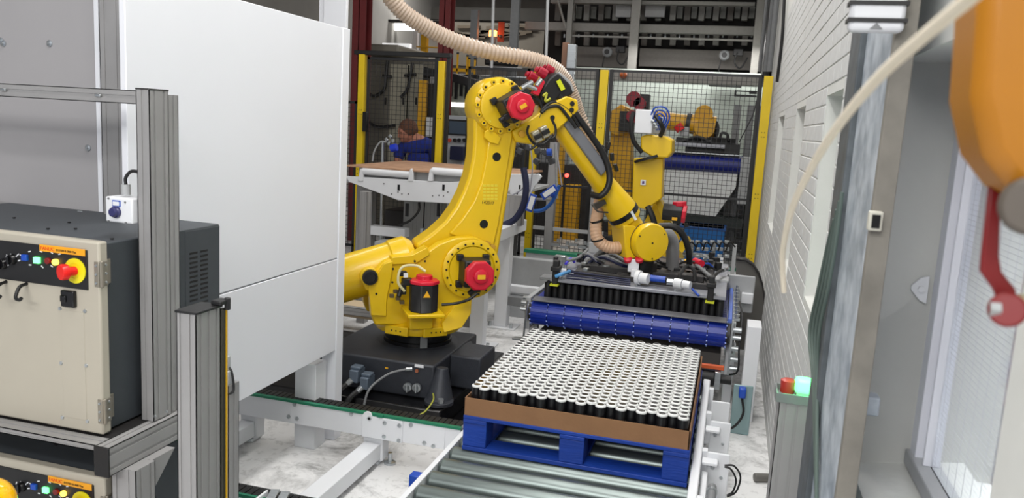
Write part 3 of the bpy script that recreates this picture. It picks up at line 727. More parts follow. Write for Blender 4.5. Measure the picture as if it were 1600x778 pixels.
# hose over the elbow, ribbed
hp = [(592, -30, .02), (625, 14, .04), (665, 42, .06), (710, 64, .08), (770, 82, .09), (825, 92, .09), (858, 103, .08), (880, 122, .08), (893, 150, .08), (903, 180, .10), (922, 225, .10), (940, 262, .11)]
P3 = crv([R2(x, y, o) for x, y, o in hp], 36)
b = RB(); cnt = [0]
def rib(t): cnt[0] += 1; return .047 + (.006 if cnt[0] % 4 in (0, 1) else 0)
hs_ = b.tube(P3, .05, n=14, k=1, rf=rib).fin('suction_hose', HOSE, None, sharp=80)
tag(hs_, 'beige ribbed suction hose curving in from the top and over the yellow elbow', 'hose')
hp = [(940, 262, .14), (936, 320, .10), (931, 350, .06), (934, 374, .03), (950, 386, 0), (972, 386, 0), (992, 384, .06)]
cnt[0] = 0
def rib2(t): cnt[0] += 1; return .040 + (.003 if cnt[0] % 4 in (0, 1) else 0)
tag(RB().tube(crv([R2(x, y, o) for x, y, o in hp], 20), .04, n=14, k=1, rf=rib2).fin('tan_hose', TAN, None, sharp=80), 'tan flexible hose bending under the forearm to the wrist', 'hose')
b = RB()
for x, y, o in ((934, 374, .03), (968, 387, 0), (932, 345, .06)):
    q = R2(x, y, o); b.lathe([(.047, -.006), (.047, .006)], q, Vector((.3, 0, -1)) if x < 960 else (1, 0, 0), 16)
tag(b.fin('hose_tie', BLK, None), 'black tie bands around the tan hose', 'hose ties')

# ================================================================== THE GRIPPER TOOL (hangs from the flange)
gt = thing('gripper_tool', 'grey plate gripper crowded with hoses held by the near robot over the blue belt', 'gripper', (-.56, 5.8, .715))
GZ = .735
B().box(-1.125, .022, 5.137, 6.5, .712, GZ).fin('base_plate', PLATE, gt, .003)
b = B().box(-1.0, -.08, 5.31, 5.36, GZ, GZ+.035).box(-1.0, -.08, 6.3, 6.35, GZ, GZ+.035).box(-1.0, -.95, 5.36, 6.3, GZ, GZ+.035).box(-.13, -.08, 5.36, 6.3, GZ, GZ+.035)
b.box(-.95, -.13, 5.5, 5.62, GZ+.01, GZ+.05).box(-.95, -.13, 5.9, 6.02, GZ+.01, GZ+.045).fin('stiffener_frame', DRKS, gt, .004)
b = B().box(-.93, -.64, 5.64, 5.88, GZ+.02, GZ+.032).box(-.45, -.15, 5.64, 5.88, GZ+.02, GZ+.032).box(-.93, -.15, 6.05, 6.28, GZ+.02, GZ+.032)
b.fin('dark_cover', mat('dark_taupe_cover', (74, 66, 62), .5), gt, .006)
b = B()
for x in (-.35, -.28, -.22): b.lathe([(.05, 0), (.05, .001)], (x, 5.76, GZ+.033), (0, 0, 1), 16)
b.fin('oval_slots', BLKG, gt)
b = B().cyl((-.56, 5.56, GZ), (-.56, 5.56, fl.z-.02), .10, n=28).box(-.72, -.40, 5.42, 5.75, GZ, GZ+.03).fin('mounting_column', DRKS, gt, .005)
b = B()
for i in range(9): b.cyl((-1.05+i*.125, 5.17, GZ), (-1.05+i*.125, 5.17, GZ+.012), .008, n=8)
b.fin('plate_bolts', STEEL, gt)
for x, s in ((-1.09, -1), (-.075, 1)):
    k = B().box(x-.02, x+.02, 5.12, 5.17, .70, .86).box(x-.03, x+.03, 5.10, 5.20, .79, .82).fin('corner_clamp', BLK, gt, .005)
    B().box(x-.028, x+.028, 5.10, 5.15, .690, .702).fin('yellow_foot', mat('lime_yellow_pad', (196, 200, 40), .5), k)
B().box(-1.20, -1.10, 5.15, 5.28, .715, .735).fin('side_tab', MGREY, gt, .003)
def gb(x, y, sx, sy, sz, nm, m, z=GZ+.04, bev=.004, rz=0):
    p = at(x, y, Z=z); return B().cb(p, sx, sy, sz, Matrix.Rotation(rz, 3, 'Z')).fin(nm, m, gt, bev)
gb(876, 404, .08, .05, .05, 'valve_block', STEEL); gb(868, 412, .03, .04, .10, 'cable_bracket', BLK)
b = B()
for i in range(5): p = at(872+i*3.2, 420, Z=GZ); b.cyl(p, p+Vector((0, 0, .06)), .005, n=8)
b.fin('steel_pins', STEEL, gt)
gb(878, 425, .06, .03, .05, 'white_block', WHT)
B().tube([at(868, 432, Z=GZ+.02), at(878, 428, Z=GZ+.04), at(890, 424, Z=GZ+.03)], .012).fin('pale_blue_tube', mat('pale_blue_tube', (92, 160, 220), .4), gt)
B().tube([at(884, 412, Z=GZ+.05), at(892, 404, Z=GZ+.06), at(898, 410, Z=GZ+.03)], .010).fin('violet_blue_tube', mat('violet_blue', (60, 50, 190), .4), gt)
gb(938, 388, .19, .015, .09, 'white_backing_plate', LGREY, z=GZ+.05, bev=.012)
gb(958, 392, .03, .03, .04, 'white_knob', WHT); gb(944, 405, .08, .06, .05, 'valve_body', STEEL)
B().tube([at(920, 415, Z=GZ+.03), at(935, 398, Z=GZ+.08), at(950, 394, Z=GZ+.09), at(968, 402, Z=GZ+.05)], .014).fin('black_tube', BLK, gt)
B().tube([at(885, 408, Z=GZ+.06), at(905, 402, Z=GZ+.07), at(918, 390, Z=GZ+.07)], .012).fin('grey_tube', MGREY, gt)
b = B()
for k in range(5): b.tube([at(885, 421+k*3.4, Z=GZ+.02), at(915, 427+k*2.6-(k % 2)*2, Z=GZ+.03), at(950, 429+k*3.1, Z=GZ+.02), at(985, 434+k*2.8, Z=GZ+.02)], .0055, n=6)
tag(b.fin('tube_bundle', NAVY, gt), kind='stuff')
random.seed(11)
for k in range(9):
    xa0 = random.uniform(890, 1060); ya0 = random.uniform(400, 426); L_ = random.uniform(30, 90)
    B().tube([at(xa0, ya0, Z=GZ+.03), at(xa0+L_*.3, ya0-8-random.random()*6, Z=GZ+.09), at(xa0+L_*.7, ya0-4+random.random()*8, Z=GZ+.08), at(xa0+L_, ya0+6, Z=GZ+.03)], random.choice((.008, .011)), n=6).fin('air_hose', (BLK, MGREY, NAVY)[k % 3], gt)
for k in range(8):
    p = at(random.uniform(900, 975), random.uniform(398, 424), Z=GZ+.04); B().cb(p, .05, .035, .03, Matrix.Rotation(random.random()*3, 3, 'Z')).fin('pneumatic_fitting', (STEEL, BLK)[k % 2], gt, .003)
B().cb(at(990, 415, Y=5.36), .075, .02, .09).fin('white_lever_bracket', WHT, gt, .004); B().cb(at(991, 430, Y=5.33), .045, .03, .08).fin('white_valve', WHT, gt, .004)
for x in (981, 999):
    p = at(x, 407, Y=5.36); B().lathe([(.028, 0), (.028, .02), (.014, .024)], p, (0, -.6, .8), 12).fin('red_vacuum_valve', RED, gt)
def gc(x0, y0, x1, y1, r, nm, m, z=GZ+.05):
    return B().cyl(at(x0, y0, Z=z), at(x1, y1, Z=z), r, n=18).fin(nm, m, gt)
gc(995, 433, 1001, 434, .048, 'white_flange', WHT); gc(1001, 434, 1013, 436, .036, 'white_fitting', WHT)
gc(1013, 434, 1040, 437, .022, 'blue_tube', BLUE); gc(1040, 437, 1056, 440, .018, 'black_fitting', BLK)
gc(1054, 442, 1066, 444, .032, 'white_fitting', WHT); gc(1067, 444, 1079, 446, .026, 'white_fitting', WHT)
gc(1042, 440, 1052, 441, .02, 'steel_fitting', STEEL)
gc(1088, 414, 1112, 434, .014, 'grey_cylinder', MGREY, GZ+.07); gc(1086, 408, 1096, 412, .026, 'red_knob', RED, GZ+.09)
gc(1070, 408, 1076, 409, .016, 'yellow_knob', YLAB, GZ+.08); gc(1064, 408, 1070, 408, .012, 'steel_fitting', STEEL, GZ+.08)
B().tube([at(1062, 443, Z=GZ+.04), at(1063, 428, Z=GZ+.10), at(1073, 416, Z=GZ+.12), at(1084, 422, Z=GZ+.10), at(1086, 440, Z=GZ+.03)], .013).fin('black_tube_loop', BLK, gt)
B().tube([at(1082, 452, Z=GZ+.02), at(1088, 458, Z=GZ+.02), at(1092, 462, Z=GZ+.01)], .008).fin('blue_tube', BLUE, gt)
for x, y, s in ((1104, 420, .05), (1098, 430, .06), (1110, 412, .04), (1118, 408, .05), (1106, 440, .05), (1058, 425, .05), (1112, 400, .03), (1122, 416, .04)):
    p = at(x, y, Z=GZ+.03); B().cb(p, s, .05, .06, Matrix.Rotation(x*.3, 3, 'Z')).fin('solenoid_valve', BLK, gt, .004)
b = B()
for x, y in ((1126, 424), (1132, 422), (1100, 405), (1094, 424), (1052, 418)): p = at(x, y, Z=GZ+.05); b.cyl(p, p+Vector((.03, -.02, .02)), .013, n=10)
b.fin('steel_fittings', STEEL, gt)
B().tube([at(1096, 416, Z=GZ+.07), at(1106, 412, Z=GZ+.08), at(1114, 418, Z=GZ+.05)], .009).fin('blue_tube', BLUE, gt)
B().tube([at(1112, 436, Z=GZ+.05), at(1124, 424, Z=GZ+.07), at(1138, 420, Z=GZ+.05)], .011).fin('black_tube', BLK, gt)
gb(1125, 436, .12, .16, .02, 'side_plate', LGREY, z=GZ+.005)
# elbow pipe from wrist to plate and its hose
q0 = Vector((-.50, 5.72, 0))
B().tube([at(1026, 366, Y=5.62), at(1042, 366, Y=5.66), at(1050, 378, Y=5.70), at(1051, 395, Y=5.72), at(1051, 418, Y=5.75)], .047, n=18).fin('grey_elbow_pipe', mat('grey_pipe', (156, 156, 158), .35, .4), gt)
B().tube([at(1030, 353, Y=5.5), at(1052, 354, Y=5.5), at(1068, 368, Y=5.52), at(1076, 392, Y=5.56), at(1077, 412, Y=5.62)], .022, n=12).fin('black_hose', BLK, gt)
# ================================================================== SECOND ROBOT (between the belt and the fence), head-on
Y2 = 8.0
def pz(x, y, Y): return at(x, y, Y=Y)
s2 = thing('industrial_robot', 'smaller yellow robot seen end-on behind the gripper with white box on top', 'robot', (pz(1040, 400, Y2).x, Y2, 0))
def pp(b, px, Y, d): return b.prism([at(x, y, Y=Y) for x, y in px], (0, d, 0))
x0 = s2.location.x
B().lathe([(.32, 0), (.32, .18), (.25, .22), (.25, .42)], (x0, Y2+.25, 0), (0, 0, 1), 28).fin('base', DGREY, s2)
pp(B(), [(1020, 320), (1000, 360), (985, 440), (1075, 440), (1062, 398), (1040, 330), (1030, 313)], Y2+.1, .3).fin('turret', YEL, s2, .01)
pp(B(), [(990, 247), (987, 322), (1010, 328), (1034, 310), (1036, 246)], Y2-.25, .22).fin('lower_arm', YEL, s2, .012)
pp(B(), [(1001, 213), (1001, 234), (1020, 246), (1043, 247), (1050, 238), (1050, 219), (1040, 213), (1012, 210)], Y2-.35, .36).fin('arm_head', YEL, s2, .014)
B().cyl(at(1017, 244, Y=Y2-.2), at(1018, 248, Y=Y2-.2)+Vector((0, 0, -.0)), .17, n=28).fin('dark_joint_band', BLK, s2)
pp(B(), [(1022, 312), (1030, 308), (1062, 375), (1050, 382)], Y2-.1, .12).fin('yellow_strut', YEL, s2, .006)
pp(B(), [(1055, 385), (1074, 372), (1078, 378), (1066, 396)], Y2-.12, .2).fin('yellow_bracket', YEL, s2, .005)
p = at(1005, 285, Y=Y2-.262); B().cb(p, .05, .006, .05).fin('label', WHT, s2)['label'] = 'small white square sticker'
p = at(1005, 285, Y=Y2-.267); B().cb(p, .02, .004, .025).fin('label_print', mat('purple_print', (90, 60, 120), .6), s2)
m = B().cyl(at(1036, 330, Y=Y2-.22), at(1066, 334, Y=Y2-.22), .085, n=8, ph=.4).fin('motor', BLK, s2, .006)
B().cyl(at(1066, 334, Y=Y2-.22), at(1072, 335, Y=Y2-.22), .088, n=8, ph=.4).fin('motor_cap', RED, m, .004)
B().cyl(at(1062, 322, Y=Y2-.2), at(1062, 315, Y=Y2-.2), .07, n=8, ph=.4).fin('motor_cap', RED, m, .004)
p = at(1054, 342, Y=Y2-.315); B().cb(p, .05, .004, .03).fin('yellow_label', YLAB, m)
b = B()
for i in range(7): p = at(1036+i*6, 352+(i % 3)*4, Y=Y2-.2); b.cb(p, .04, .04, .035, Matrix.Rotation(i, 3, 'Y'))
b.fin('dark_connectors', BLK, s2, .003)
B().tube([at(1012, 322, Y=Y2-.28), at(1020, 340, Y=Y2-.3), at(1026, 365, Y=Y2-.28), at(1030, 392, Y=Y2-.2)], .03).fin('black_hose', BLK, s2)
B().tube([at(990, 175, Y=Y2-.35), at(986, 195, Y=Y2-.38), at(990, 220, Y=Y2-.38), at(1003, 238, Y=Y2-.34)], .022).fin('black_hose', BLK, s2)
B().cb(at(1007, 190, Y=Y2-.35), .165, .12, .22).fin('white_cable_box', WHT, s2, .008)
B().cb(at(1030, 196, Y=Y2-.25), .14, .1, .16).fin('grey_bracket', LGREY, s2, .008)
b = B()
for k in range(4):
    b.tube([at(1016+k*4, 182+k*4, Y=Y2-.4-.02*k), at(1024+k*2, 168+k*5, Y=Y2-.42-.02*k), at(1040-k*3, 169+k*5, Y=Y2-.4-.02*k), at(1046-k*4, 184+k, Y=Y2-.38-.02*k), at(1038-k*4, 203, Y=Y2-.36-.02*k)], .008, n=6)
b.fin('blue_hoses', BLUE, s2)
B().tube([at(1024, 180, Y=Y2-.45), at(1032, 192, Y=Y2-.46), at(1036, 202, Y=Y2-.42), at(1032, 212, Y=Y2-.36)], .022).fin('black_hose', BLK, s2)
b = B()
for i in range(6): b.cyl(at(1018+i*3, 188+(i % 3)*5, Y=Y2-.42), at(1022+i*3, 190+(i % 3)*5, Y=Y2-.42), .02, n=8)
b.fin('steel_fittings', STEEL, s2)

# ================================================================== FAR CROSS CONVEYOR with clutter
fc = thing('cross_conveyor', 'far cross conveyor with green guide strips in front of the mesh fence', 'conveyor', (-.9, 9.1, 0))
B().box(-2.25, .17, 9.06, 9.08, .10, .262).fin('side_plate', WHT, fc, .003)
B().box(-2.25, .17, 9.055, 9.10, .262, .295).fin('green_guide', GREEN, fc)
B().box(-2.25, .17, 9.10, 9.25, .16, .262).fin('chain_bed', CHAIN, fc)
for x in (-2.1, -1.2, .05): B().box(x-.04, x+.04, 9.1, 9.2, 0, .16).fin('leg', WHT, fc, .003)
lf = thing('side_guard', 'white enclosure plate with a green strip along its top, left of the gripper', 'guard', (-1.9, 8.2, 0))
p0, p1 = at(822, 394, Y=7.8), at(872, 436, Y=7.8)
B().box(p0.x, p1.x, 7.8, 7.83, 0.0, p0.z).fin('plate_body', LGREY, lf, .004)
B().box(p0.x-.02, p1.x+.25, 7.78, 7.88, p0.z, p0.z+.035).fin('green_guide', GREEN, lf, .004)
p = at(847, 411, Y=7.795); B().cyl(p, p+Vector((0, -.01, 0)), .014, n=8).fin('bolt', BLK, lf)
cn = thing('pneumatic_rack', 'rack of silver valves and fittings behind the gripper on the right', 'machine', (-.35, 8.6, 0))
for i in range(9):
    for j in range(3):
        p = at(1044+i*11.5, 378+j*11, Y=8.55); B().cb(p, .05+.02*((i*j) % 2), .06, .03).fin('valve_block', STEEL, cn, .003)
b = B().box(at(1040, 0, Y=8.6).x, at(1150, 0, Y=8.6).x, 8.6, 8.64, .45, .49).box(at(1040, 0, Y=8.6).x, at(1150, 0, Y=8.6).x, 8.6, 8.64, .30, .33)
for x in (1042, 1080, 1115, 1148): q = at(x, 390, Y=8.6).x; b.box(q-.02, q+.02, 8.61, 8.65, 0, .62)
b.fin('rack_frame', LGREY, cn, .003)
b = B()
for i in range(8): p = at(1050+i*12, 392, Y=8.5); b.tube([p, p+Vector((.03, -.03, .1)), p+Vector((.09, 0, .05))], .009, n=6)
b.fin('tubes', BLK, cn)
b = B()
for i in range(3): b.cb(at(1124, 404+i*5, Y=8.45), .08, .05, .02)
b.fin('white_clips', WHT, cn)
# black cable loops low behind the magazine
cbx = thing('electrical_cabinet', 'tall grey profile posts with grey electrical box behind the magazine table', 'machine', (-2.2, 8.8, 0))
for x in (862, 931): q = at(x, 300, Y=9.3).x; alprofile(B(), q-.05, q+.05, 9.25, 9.35, 0, 1.55).fin('profile_post', ALU, cbx)
B().box(at(855, 0, Y=9.28).x, at(970, 0, Y=9.28).x, 9.26, 9.30, .50, .54).fin('cross_rail', LGREY, cbx)
b = B()
for i in range(6): p = at(868+i*14, 382+(i % 2)*4, Y=9.0); b.cb(p, .10, .05, .03).cb(p+Vector((.03, 0, .05)), .03, .03, .04)
b.fin('small_brackets', STEEL, cbx)

# ================================================================== MESH FENCE
FY = 9.6
def fence_panel(name, x0, x1, Y, z0_, z1, label, mids=(), g='fence panels'):
    t = thing(name, label, 'fence', ((x0+x1)/2, Y, 0), 0, 'black mesh fences')
    z0 = .15; b = B().box(x0, x1, Y-.012, Y+.012, z1-.03, z1).box(x0, x0+.03, Y-.012, Y+.012, 0, z0).box(x1-.03, x1, Y-.012, Y+.012, 0, z0).box(x0, x1, Y-.012, Y+.012, z0, z0+.03).box(x0, x0+.03, Y-.012, Y+.012, z0, z1).box(x1-.03, x1, Y-.012, Y+.012, z0, z1)
    for m_ in mids: b.box(x0, x1, Y-.012, Y+.012, m_-.013, m_+.013)
    b.fin('panel_frame', WIRE, t)
    b = B(); x = x0+.055
    while x < x1-.02: b.box(x-.0027, x+.0027, Y-.002, Y+.002, z0, z1); x += .054
    z = z0+.05
    while z < z1-.02: b.box(x0, x1, Y-.0062, Y-.002, z-.0023, z+.0023); z += .054
    tag(b.fin('wire_mesh', WIRE, t), kind='stuff')
    return t
def ypost(xp, Y, ztop, label, w=.075, zb=0):
    x = at(xp, 200, Y=Y).x; t = thing('fence_post', label, 'post', (x, Y, zb), 0, 'yellow fence posts')
    B().box(x-w/2, x+w/2, Y-.05, Y+.03, zb, ztop).fin('post_body', YPOST, t, .004)
    B().box(x-.06, x+.06, Y-.06, Y+.05, 0, .012).fin('foot_plate', YPOST, t)
    b = B()
    for z in (.35, .40, 1.05, 1.10, 1.75, 1.80): b.cyl((x-.015, Y-.05, z), (x-.015, Y-.052, z), .006, n=6).cyl((x+.015, Y-.05, z), (x+.015, Y-.052, z), .006, n=6)
    b.fin('bolt_holes', BLK, t)
    return x
xa = ypost(1193, FY, 2.43, 'yellow fence post beside the white brick wall', .10)
xb_ = ypost(939, FY, 2.43, 'yellow fence post left of the caged robot, by the forearm of the large robot', .10)
xc = ypost(836, FY, 2.40, 'yellow fence post behind the big robot, between its two arms', .08)
xd = ypost(688, 8.75, 2.40, 'yellow fence post at the right shoulder of the man in blue', .078)
xe = ypost(565, 8.75, 2.45, 'leftmost yellow fence post, beside the white panel', .078)
fence_panel('mesh_fence', xb_+.06, xa-.06, FY, .15, 2.44, 'wide black mesh fence panel in front of the caged robot', (1.02,))
fence_panel('mesh_fence', xc+.05, xb_-.06, FY, .15, 2.44, 'black mesh fence panel between the big robot arms', (1.02,))
fence_panel('mesh_fence', xd+.09, xc-.05, FY-.2, .15, 2.40, 'black mesh fence panel behind the shoulder of the big robot', (1.02,))
fence_panel('mesh_fence', xe+.06, xd-.06, 8.75, .15, 2.42, 'black mesh fence panel in front of the man in blue', (1.02,))
fence_panel('mesh_fence', xe-.9, xe-.06, 8.75, .15, 1.9, 'narrow mesh panel left of the leftmost yellow post')
b = B()
for x, Y, lab in ((xb_-.085, FY, 'left of the yellow post by the forearm'), (xb_+.085, FY, 'right of the yellow post by the forearm'), (xa-.09, FY, 'left of the yellow post by the brick wall'), (xa+.085, FY, 'right of the yellow post by the brick wall'), (xd-.07, 8.75, 'left of the yellow post beside the man'), (xd+.075, 8.75, 'right of the yellow post beside the man')): tag(B().box(x-.018, x+.018, Y-.03, Y+.02, 0, 2.44).fin('fence_upright', BLK, None), 'black fence upright '+lab, 'upright', 'black fence uprights')
b = B().box(xe-.1, xd+.1, 8.70, 8.78, 2.44, 2.49)
tag(b.fin('door_track', BLK, None, .004), 'black top rail above the fence over the man in blue', 'rail')
tag(B().box(xe+.05, xe+.11, 8.66, 8.70, 1.55, 1.78).fin('safety_lock', BLKG, None, .005), 'black safety lock on the leftmost yellow post', 'lock')

# ================================================================== CELL BEHIND THE FENCE (third robot, hopper, tank)
Y3 = 11.4
t3 = thing('industrial_robot', 'yellow robot behind the mesh fence with dark red motors, reaching right', 'robot', (at(968, 300, Y=Y3).x, Y3, 0))
x3 = t3.location.x
B().lathe([(.35, 0), (.35, .2), (.26, .25), (.26, .4)], (x3, Y3+.3, 0), (0, 0, 1), 24).fin('base', DGREY, t3)
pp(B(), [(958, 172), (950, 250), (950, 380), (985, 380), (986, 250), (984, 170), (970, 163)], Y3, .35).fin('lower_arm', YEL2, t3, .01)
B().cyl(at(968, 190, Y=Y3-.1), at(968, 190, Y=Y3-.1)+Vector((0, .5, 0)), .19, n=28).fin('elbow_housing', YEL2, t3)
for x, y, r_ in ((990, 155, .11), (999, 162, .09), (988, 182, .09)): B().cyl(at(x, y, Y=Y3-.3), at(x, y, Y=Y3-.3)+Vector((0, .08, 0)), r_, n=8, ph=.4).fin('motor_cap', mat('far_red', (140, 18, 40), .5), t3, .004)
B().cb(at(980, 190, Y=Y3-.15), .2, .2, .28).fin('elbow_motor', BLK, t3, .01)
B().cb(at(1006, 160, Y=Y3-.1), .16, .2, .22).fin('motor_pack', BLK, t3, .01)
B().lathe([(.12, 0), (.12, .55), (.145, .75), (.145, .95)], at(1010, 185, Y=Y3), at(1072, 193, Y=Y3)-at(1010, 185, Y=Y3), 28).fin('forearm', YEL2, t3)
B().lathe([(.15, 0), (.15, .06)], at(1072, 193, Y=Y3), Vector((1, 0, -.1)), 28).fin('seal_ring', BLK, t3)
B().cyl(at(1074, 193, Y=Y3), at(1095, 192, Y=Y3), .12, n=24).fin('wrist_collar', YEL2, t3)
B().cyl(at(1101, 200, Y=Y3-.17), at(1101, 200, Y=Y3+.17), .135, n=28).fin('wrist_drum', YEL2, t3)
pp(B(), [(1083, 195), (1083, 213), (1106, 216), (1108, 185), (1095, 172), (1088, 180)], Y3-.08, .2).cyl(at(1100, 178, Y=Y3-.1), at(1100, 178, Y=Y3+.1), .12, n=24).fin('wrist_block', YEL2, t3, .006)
B().tube([at(1108, 185, Y=Y3), at(1118, 195, Y=Y3), at(1118, 208, Y=Y3), at(1112, 218, Y=Y3)], .045).fin('black_hose', BLK, t3)
B().cyl(at(1058, 195, Y=Y3-.3), at(1064, 204, Y=Y3-.3), .06, n=8).fin('red_cap', mat('bright_red_cap', (220, 44, 46), .4), t3)
B().cb(at(1070, 206, Y=Y3-.25), .12, .06, .13).fin('white_box', LGREY, t3, .006)
tag(B().box(at(1048, 0, Y=10.9).x, at(1155, 0, Y=10.9).x, 10.9, 12.2, at(1100, 227, Y=10.9).z-.03, at(1100, 227, Y=10.9).z+.02).fin('gripper_plate', PLATE, None, .005), 'grey gripper plate of the caged robot above its blue belt', 'gripper')
b = B()
for i in range(9): p = at(1062+i*10, 219+(i % 3), Y=11.1); b.cb(p, .09, .1, .08, Matrix.Rotation(i*.7, 3, 'Z'))
b.tube([at(1125, 216, Y=11), at(1128, 208, Y=11), at(1136, 210, Y=11), at(1138, 220, Y=11)], .02).tube([at(1066, 220, Y=11), at(1090, 214, Y=11), at(1110, 222, Y=11)], .02)
tag(b.fin('valve_cluster', BLK, None, .004), 'black valves and hoses on the caged gripper plate', 'valves')
b3 = thing('belt_conveyor', 'dark blue belt conveyor behind the fence, under the caged gripper', 'conveyor', (at(1095, 250, Y=10.9).x, 10.9, 0))
xl, xr = at(1032, 255, Y=10.9).x, at(1160, 255, Y=10.9).x; zz = at(1100, 243, Y=10.9).z
B().cyl((xl, 11.0, zz-.11), (xr, 11.0, zz-.11), .11, n=24).box(xl, xr, 11.0, 12.3, zz-.04, zz).fin('belt', mat('deep_blue_belt', (18, 32, 120), .45), b3)
B().box(xl+.05, xr-.02, 10.9, 10.95, zz+.02, zz+.035).fin('nose_bar', STEEL, b3)
B().box(xl+.3, xr-.05, 11.05, 12.2, zz, zz+.17).fin('can_rows', BLK, b3, 0)['kind'] = 'stuff'
B().box(xr-.02, xr+.15, 10.85, 11.9, at(1170, 320, Y=10.85).z, at(1170, 248, Y=10.85).z).fin('end_cover', LGREY, b3, .006)
for x in (xl+.05, xr-.05): B().box(x-.04, x+.04, 11.5, 11.6, 0, zz-.2).fin('leg', MGREY, b3, .003)
ch = thing('chute', 'pale translucent sloping chute hanging below the caged blue belt', 'chute', (at(1090, 300, Y=11).x, 11.0, 0))
b = B().prism([at(1022, 264, Y=10.97), at(1153, 270, Y=10.97), at(1150, 292, Y=10.97), at(1118, 338, Y=10.97), at(1015, 326, Y=10.97)], (0, .02, 0))
b.fin('chute_sheet', mat('hazy_plastic_sheet', (228, 230, 230), .5), ch)
B().box(at(1030, 340, Y=11).x, at(1160, 340, Y=11).x, 11.0, 11.4, at(1090, 352, Y=11).z, at(1090, 338, Y=11).z).fin('support_beam', mat('dark_green_beam', (34, 42, 40), .5), ch)
tk = thing('blue_crate', 'blue plastic tank standing behind the fence under the chute', 'tank', (at(1098, 370, Y=10.4).x, 10.4, 0))
p0, p1 = at(1062, 352, Y=10.2), at(1130, 392, Y=10.2)
B().box(p0.x, p1.x, 10.2, 10.7, .0, p0.z).fin('tank_body', mat('tank_blue', (22, 100, 170), .45), tk, .02)
B().box(p0.x-.01, p1.x+.01, 10.19, 10.71, p0.z-.03, p0.z).fin('tank_rim', mat('tank_blue_dark', (16, 74, 140), .45), tk, .006)
# rails and posts right of the caged cell
b = B()
for x, w in ((1178, .09), (1160, .05), (1140, .05)): q = at(x, 300, Y=12.4).x; b.box(q-w, q+w, 12.4, 12.5, 0, 2.2)
for y in (300, 345, 375): b.box(at(1130, y, Y=12.3).x, at(1180, y, Y=12.3).x, 12.3, 12.36, at(1150, y, Y=12.3).z-.03, at(1150, y, Y=12.3).z+.02)
tag(b.fin('frame_stand', MGREY, None, .004), 'grey machine frame posts behind the fence by the brick wall', 'frame')
tag(B().box(at(1036, 0, Y=12.8).x, .3, 12.8, 13.2, 0, at(1100, 262, Y=12.8).z).fin('dark_machine', mat('dark_green_grey_machine', (44, 50, 48), .6, noise=.3, scale=8), None, .01), 'dark machine bulk behind the translucent chute inside the fence', 'machine')
tag(B().box(at(845, 0, Y=12.6).x, at(950, 0, Y=12.6).x, 12.3, 12.7, 0, 1.15).fin('dark_machine', DRKS, None, .01), 'dark machine bulk behind the fence below the forearm of the big robot', 'machine')
struct(B().box(at(905, 0, Y=13.6).x, .33, 13.6, 13.75, 0, 2.75), 'partition_wall', mat('pale_green_white_wall', (196, 206, 198), .6, noise=.05, scale=2))
p0, p1 = at(1148, 141, Y=13.5), at(1182, 152, Y=13.5)
b = B().box(p0.x, p1.x, 13.5, 13.56, p1.z, p1.z+.03).box(p0.x, p1.x, 13.5, 13.56, p0.z-.02, p0.z).box(p0.x, p0.x+.03, 13.5, 13.56, p1.z, p0.z).box(p1.x-.12, p1.x, 13.5, 13.56, p1.z+.05, p1.z+.1)
tag(b.fin('wall_bracket', BLK, None), 'black rectangular bracket on the pale wall high behind the caged robot', 'bracket')
tag(B().box(at(1120, 0, Y=13.4).x, at(1172, 0, Y=13.4).x, 13.35, 13.55, at(1145, 136, Y=13.4).z, at(1145, 128, Y=13.4).z).fin('wall_lamp_housing', MGREY, None, .01), 'grey strip housing at the top of the pale wall by the brick wall', 'housing')
tag(B().tube([at(1182, 157, Y=11.5), at(1176, 180, Y=11.4), at(1155, 222, Y=11.2)], .008, n=6).fin('hanging_cable', BLK, None), 'thin black cable slanting down behind the fence at the right', 'cable')
tag(B().box(at(886, 0, Y=11.8).x, at(897, 0, Y=11.8).x, 11.8, 11.9, 0, at(890, 215, Y=11.8).z+.35).fin('yellow_guard_post', YEL2, None, .005), 'yellow guard post behind the fence with red signal lamp', 'post')
tag(B().box(at(903, 0, Y=12.1).x, at(925, 0, Y=12.1).x, 12.1, 12.4, 0, at(910, 290, Y=12.1).z).fin('yellow_machine_stand', YEL2, None, .01), 'squat yellow machine stand behind the fence below the forearm', 'machine')
p = at(886, 274, Y=9.57); sg = thing('signal_lamp', 'small glowing red lamp on the fence between the robot arms', 'lamp', p)
B().cyl(p, p+Vector((0, -.03, 0)), .024, n=14).fin('lens', ER, sg); B().cb(p+Vector((-.03, .02, 0)), .07, .04, .05).fin('housing', BLK, sg, .005)
# ================================================================== SHEET MAGAZINE TABLE
mt = thing('magazine_table', 'white steel table on profile legs behind the big robot carrying a tan board', 'table', (-2.7, 7.4, 0))
TY = 6.98
def wp(px, Y, d, nm, m, par, bev=.004): return pp(B(), px, Y, d).fin(nm, m, par, bev)
wp([(540, 275), (545, 284), (612, 309), (622, 313), (705, 318), (716, 312), (790, 300), (843, 281), (845, 274), (700, 285)], TY, .03, 'side_plate', WHT, mt)
b = B().prism([at(x, y, Y=TY)+Vector((0, 1.35, 0)) for x, y in ((540, 275), (545, 284), (622, 313), (705, 318), (760, 300), (765, 280))], (0, .03, 0)); b.fin('side_plate', WHT, mt, .004)
z_ = at(640, 284, Y=TY).z
B().box(-3.66, -1.9, TY+.02, TY+1.35, 1.09, 1.12).fin('table_bed', LGREY, mt, .004)
for x in (623, 693): q = at(x, 293, Y=TY-.002); B().cb(q, .022, .006, .055).fin('slot', BLKG, mt)
b = B()
for x, y in ((600, 287), (612, 303), (628, 303), (638, 303), (622, 300), (676, 306), (686, 305), (693, 306), (700, 300)): q = at(x, y, Y=TY-.001); b.cyl(q, q+Vector((0, -.004, 0)), .006, n=6)
b.fin('bolts', BLK, mt)
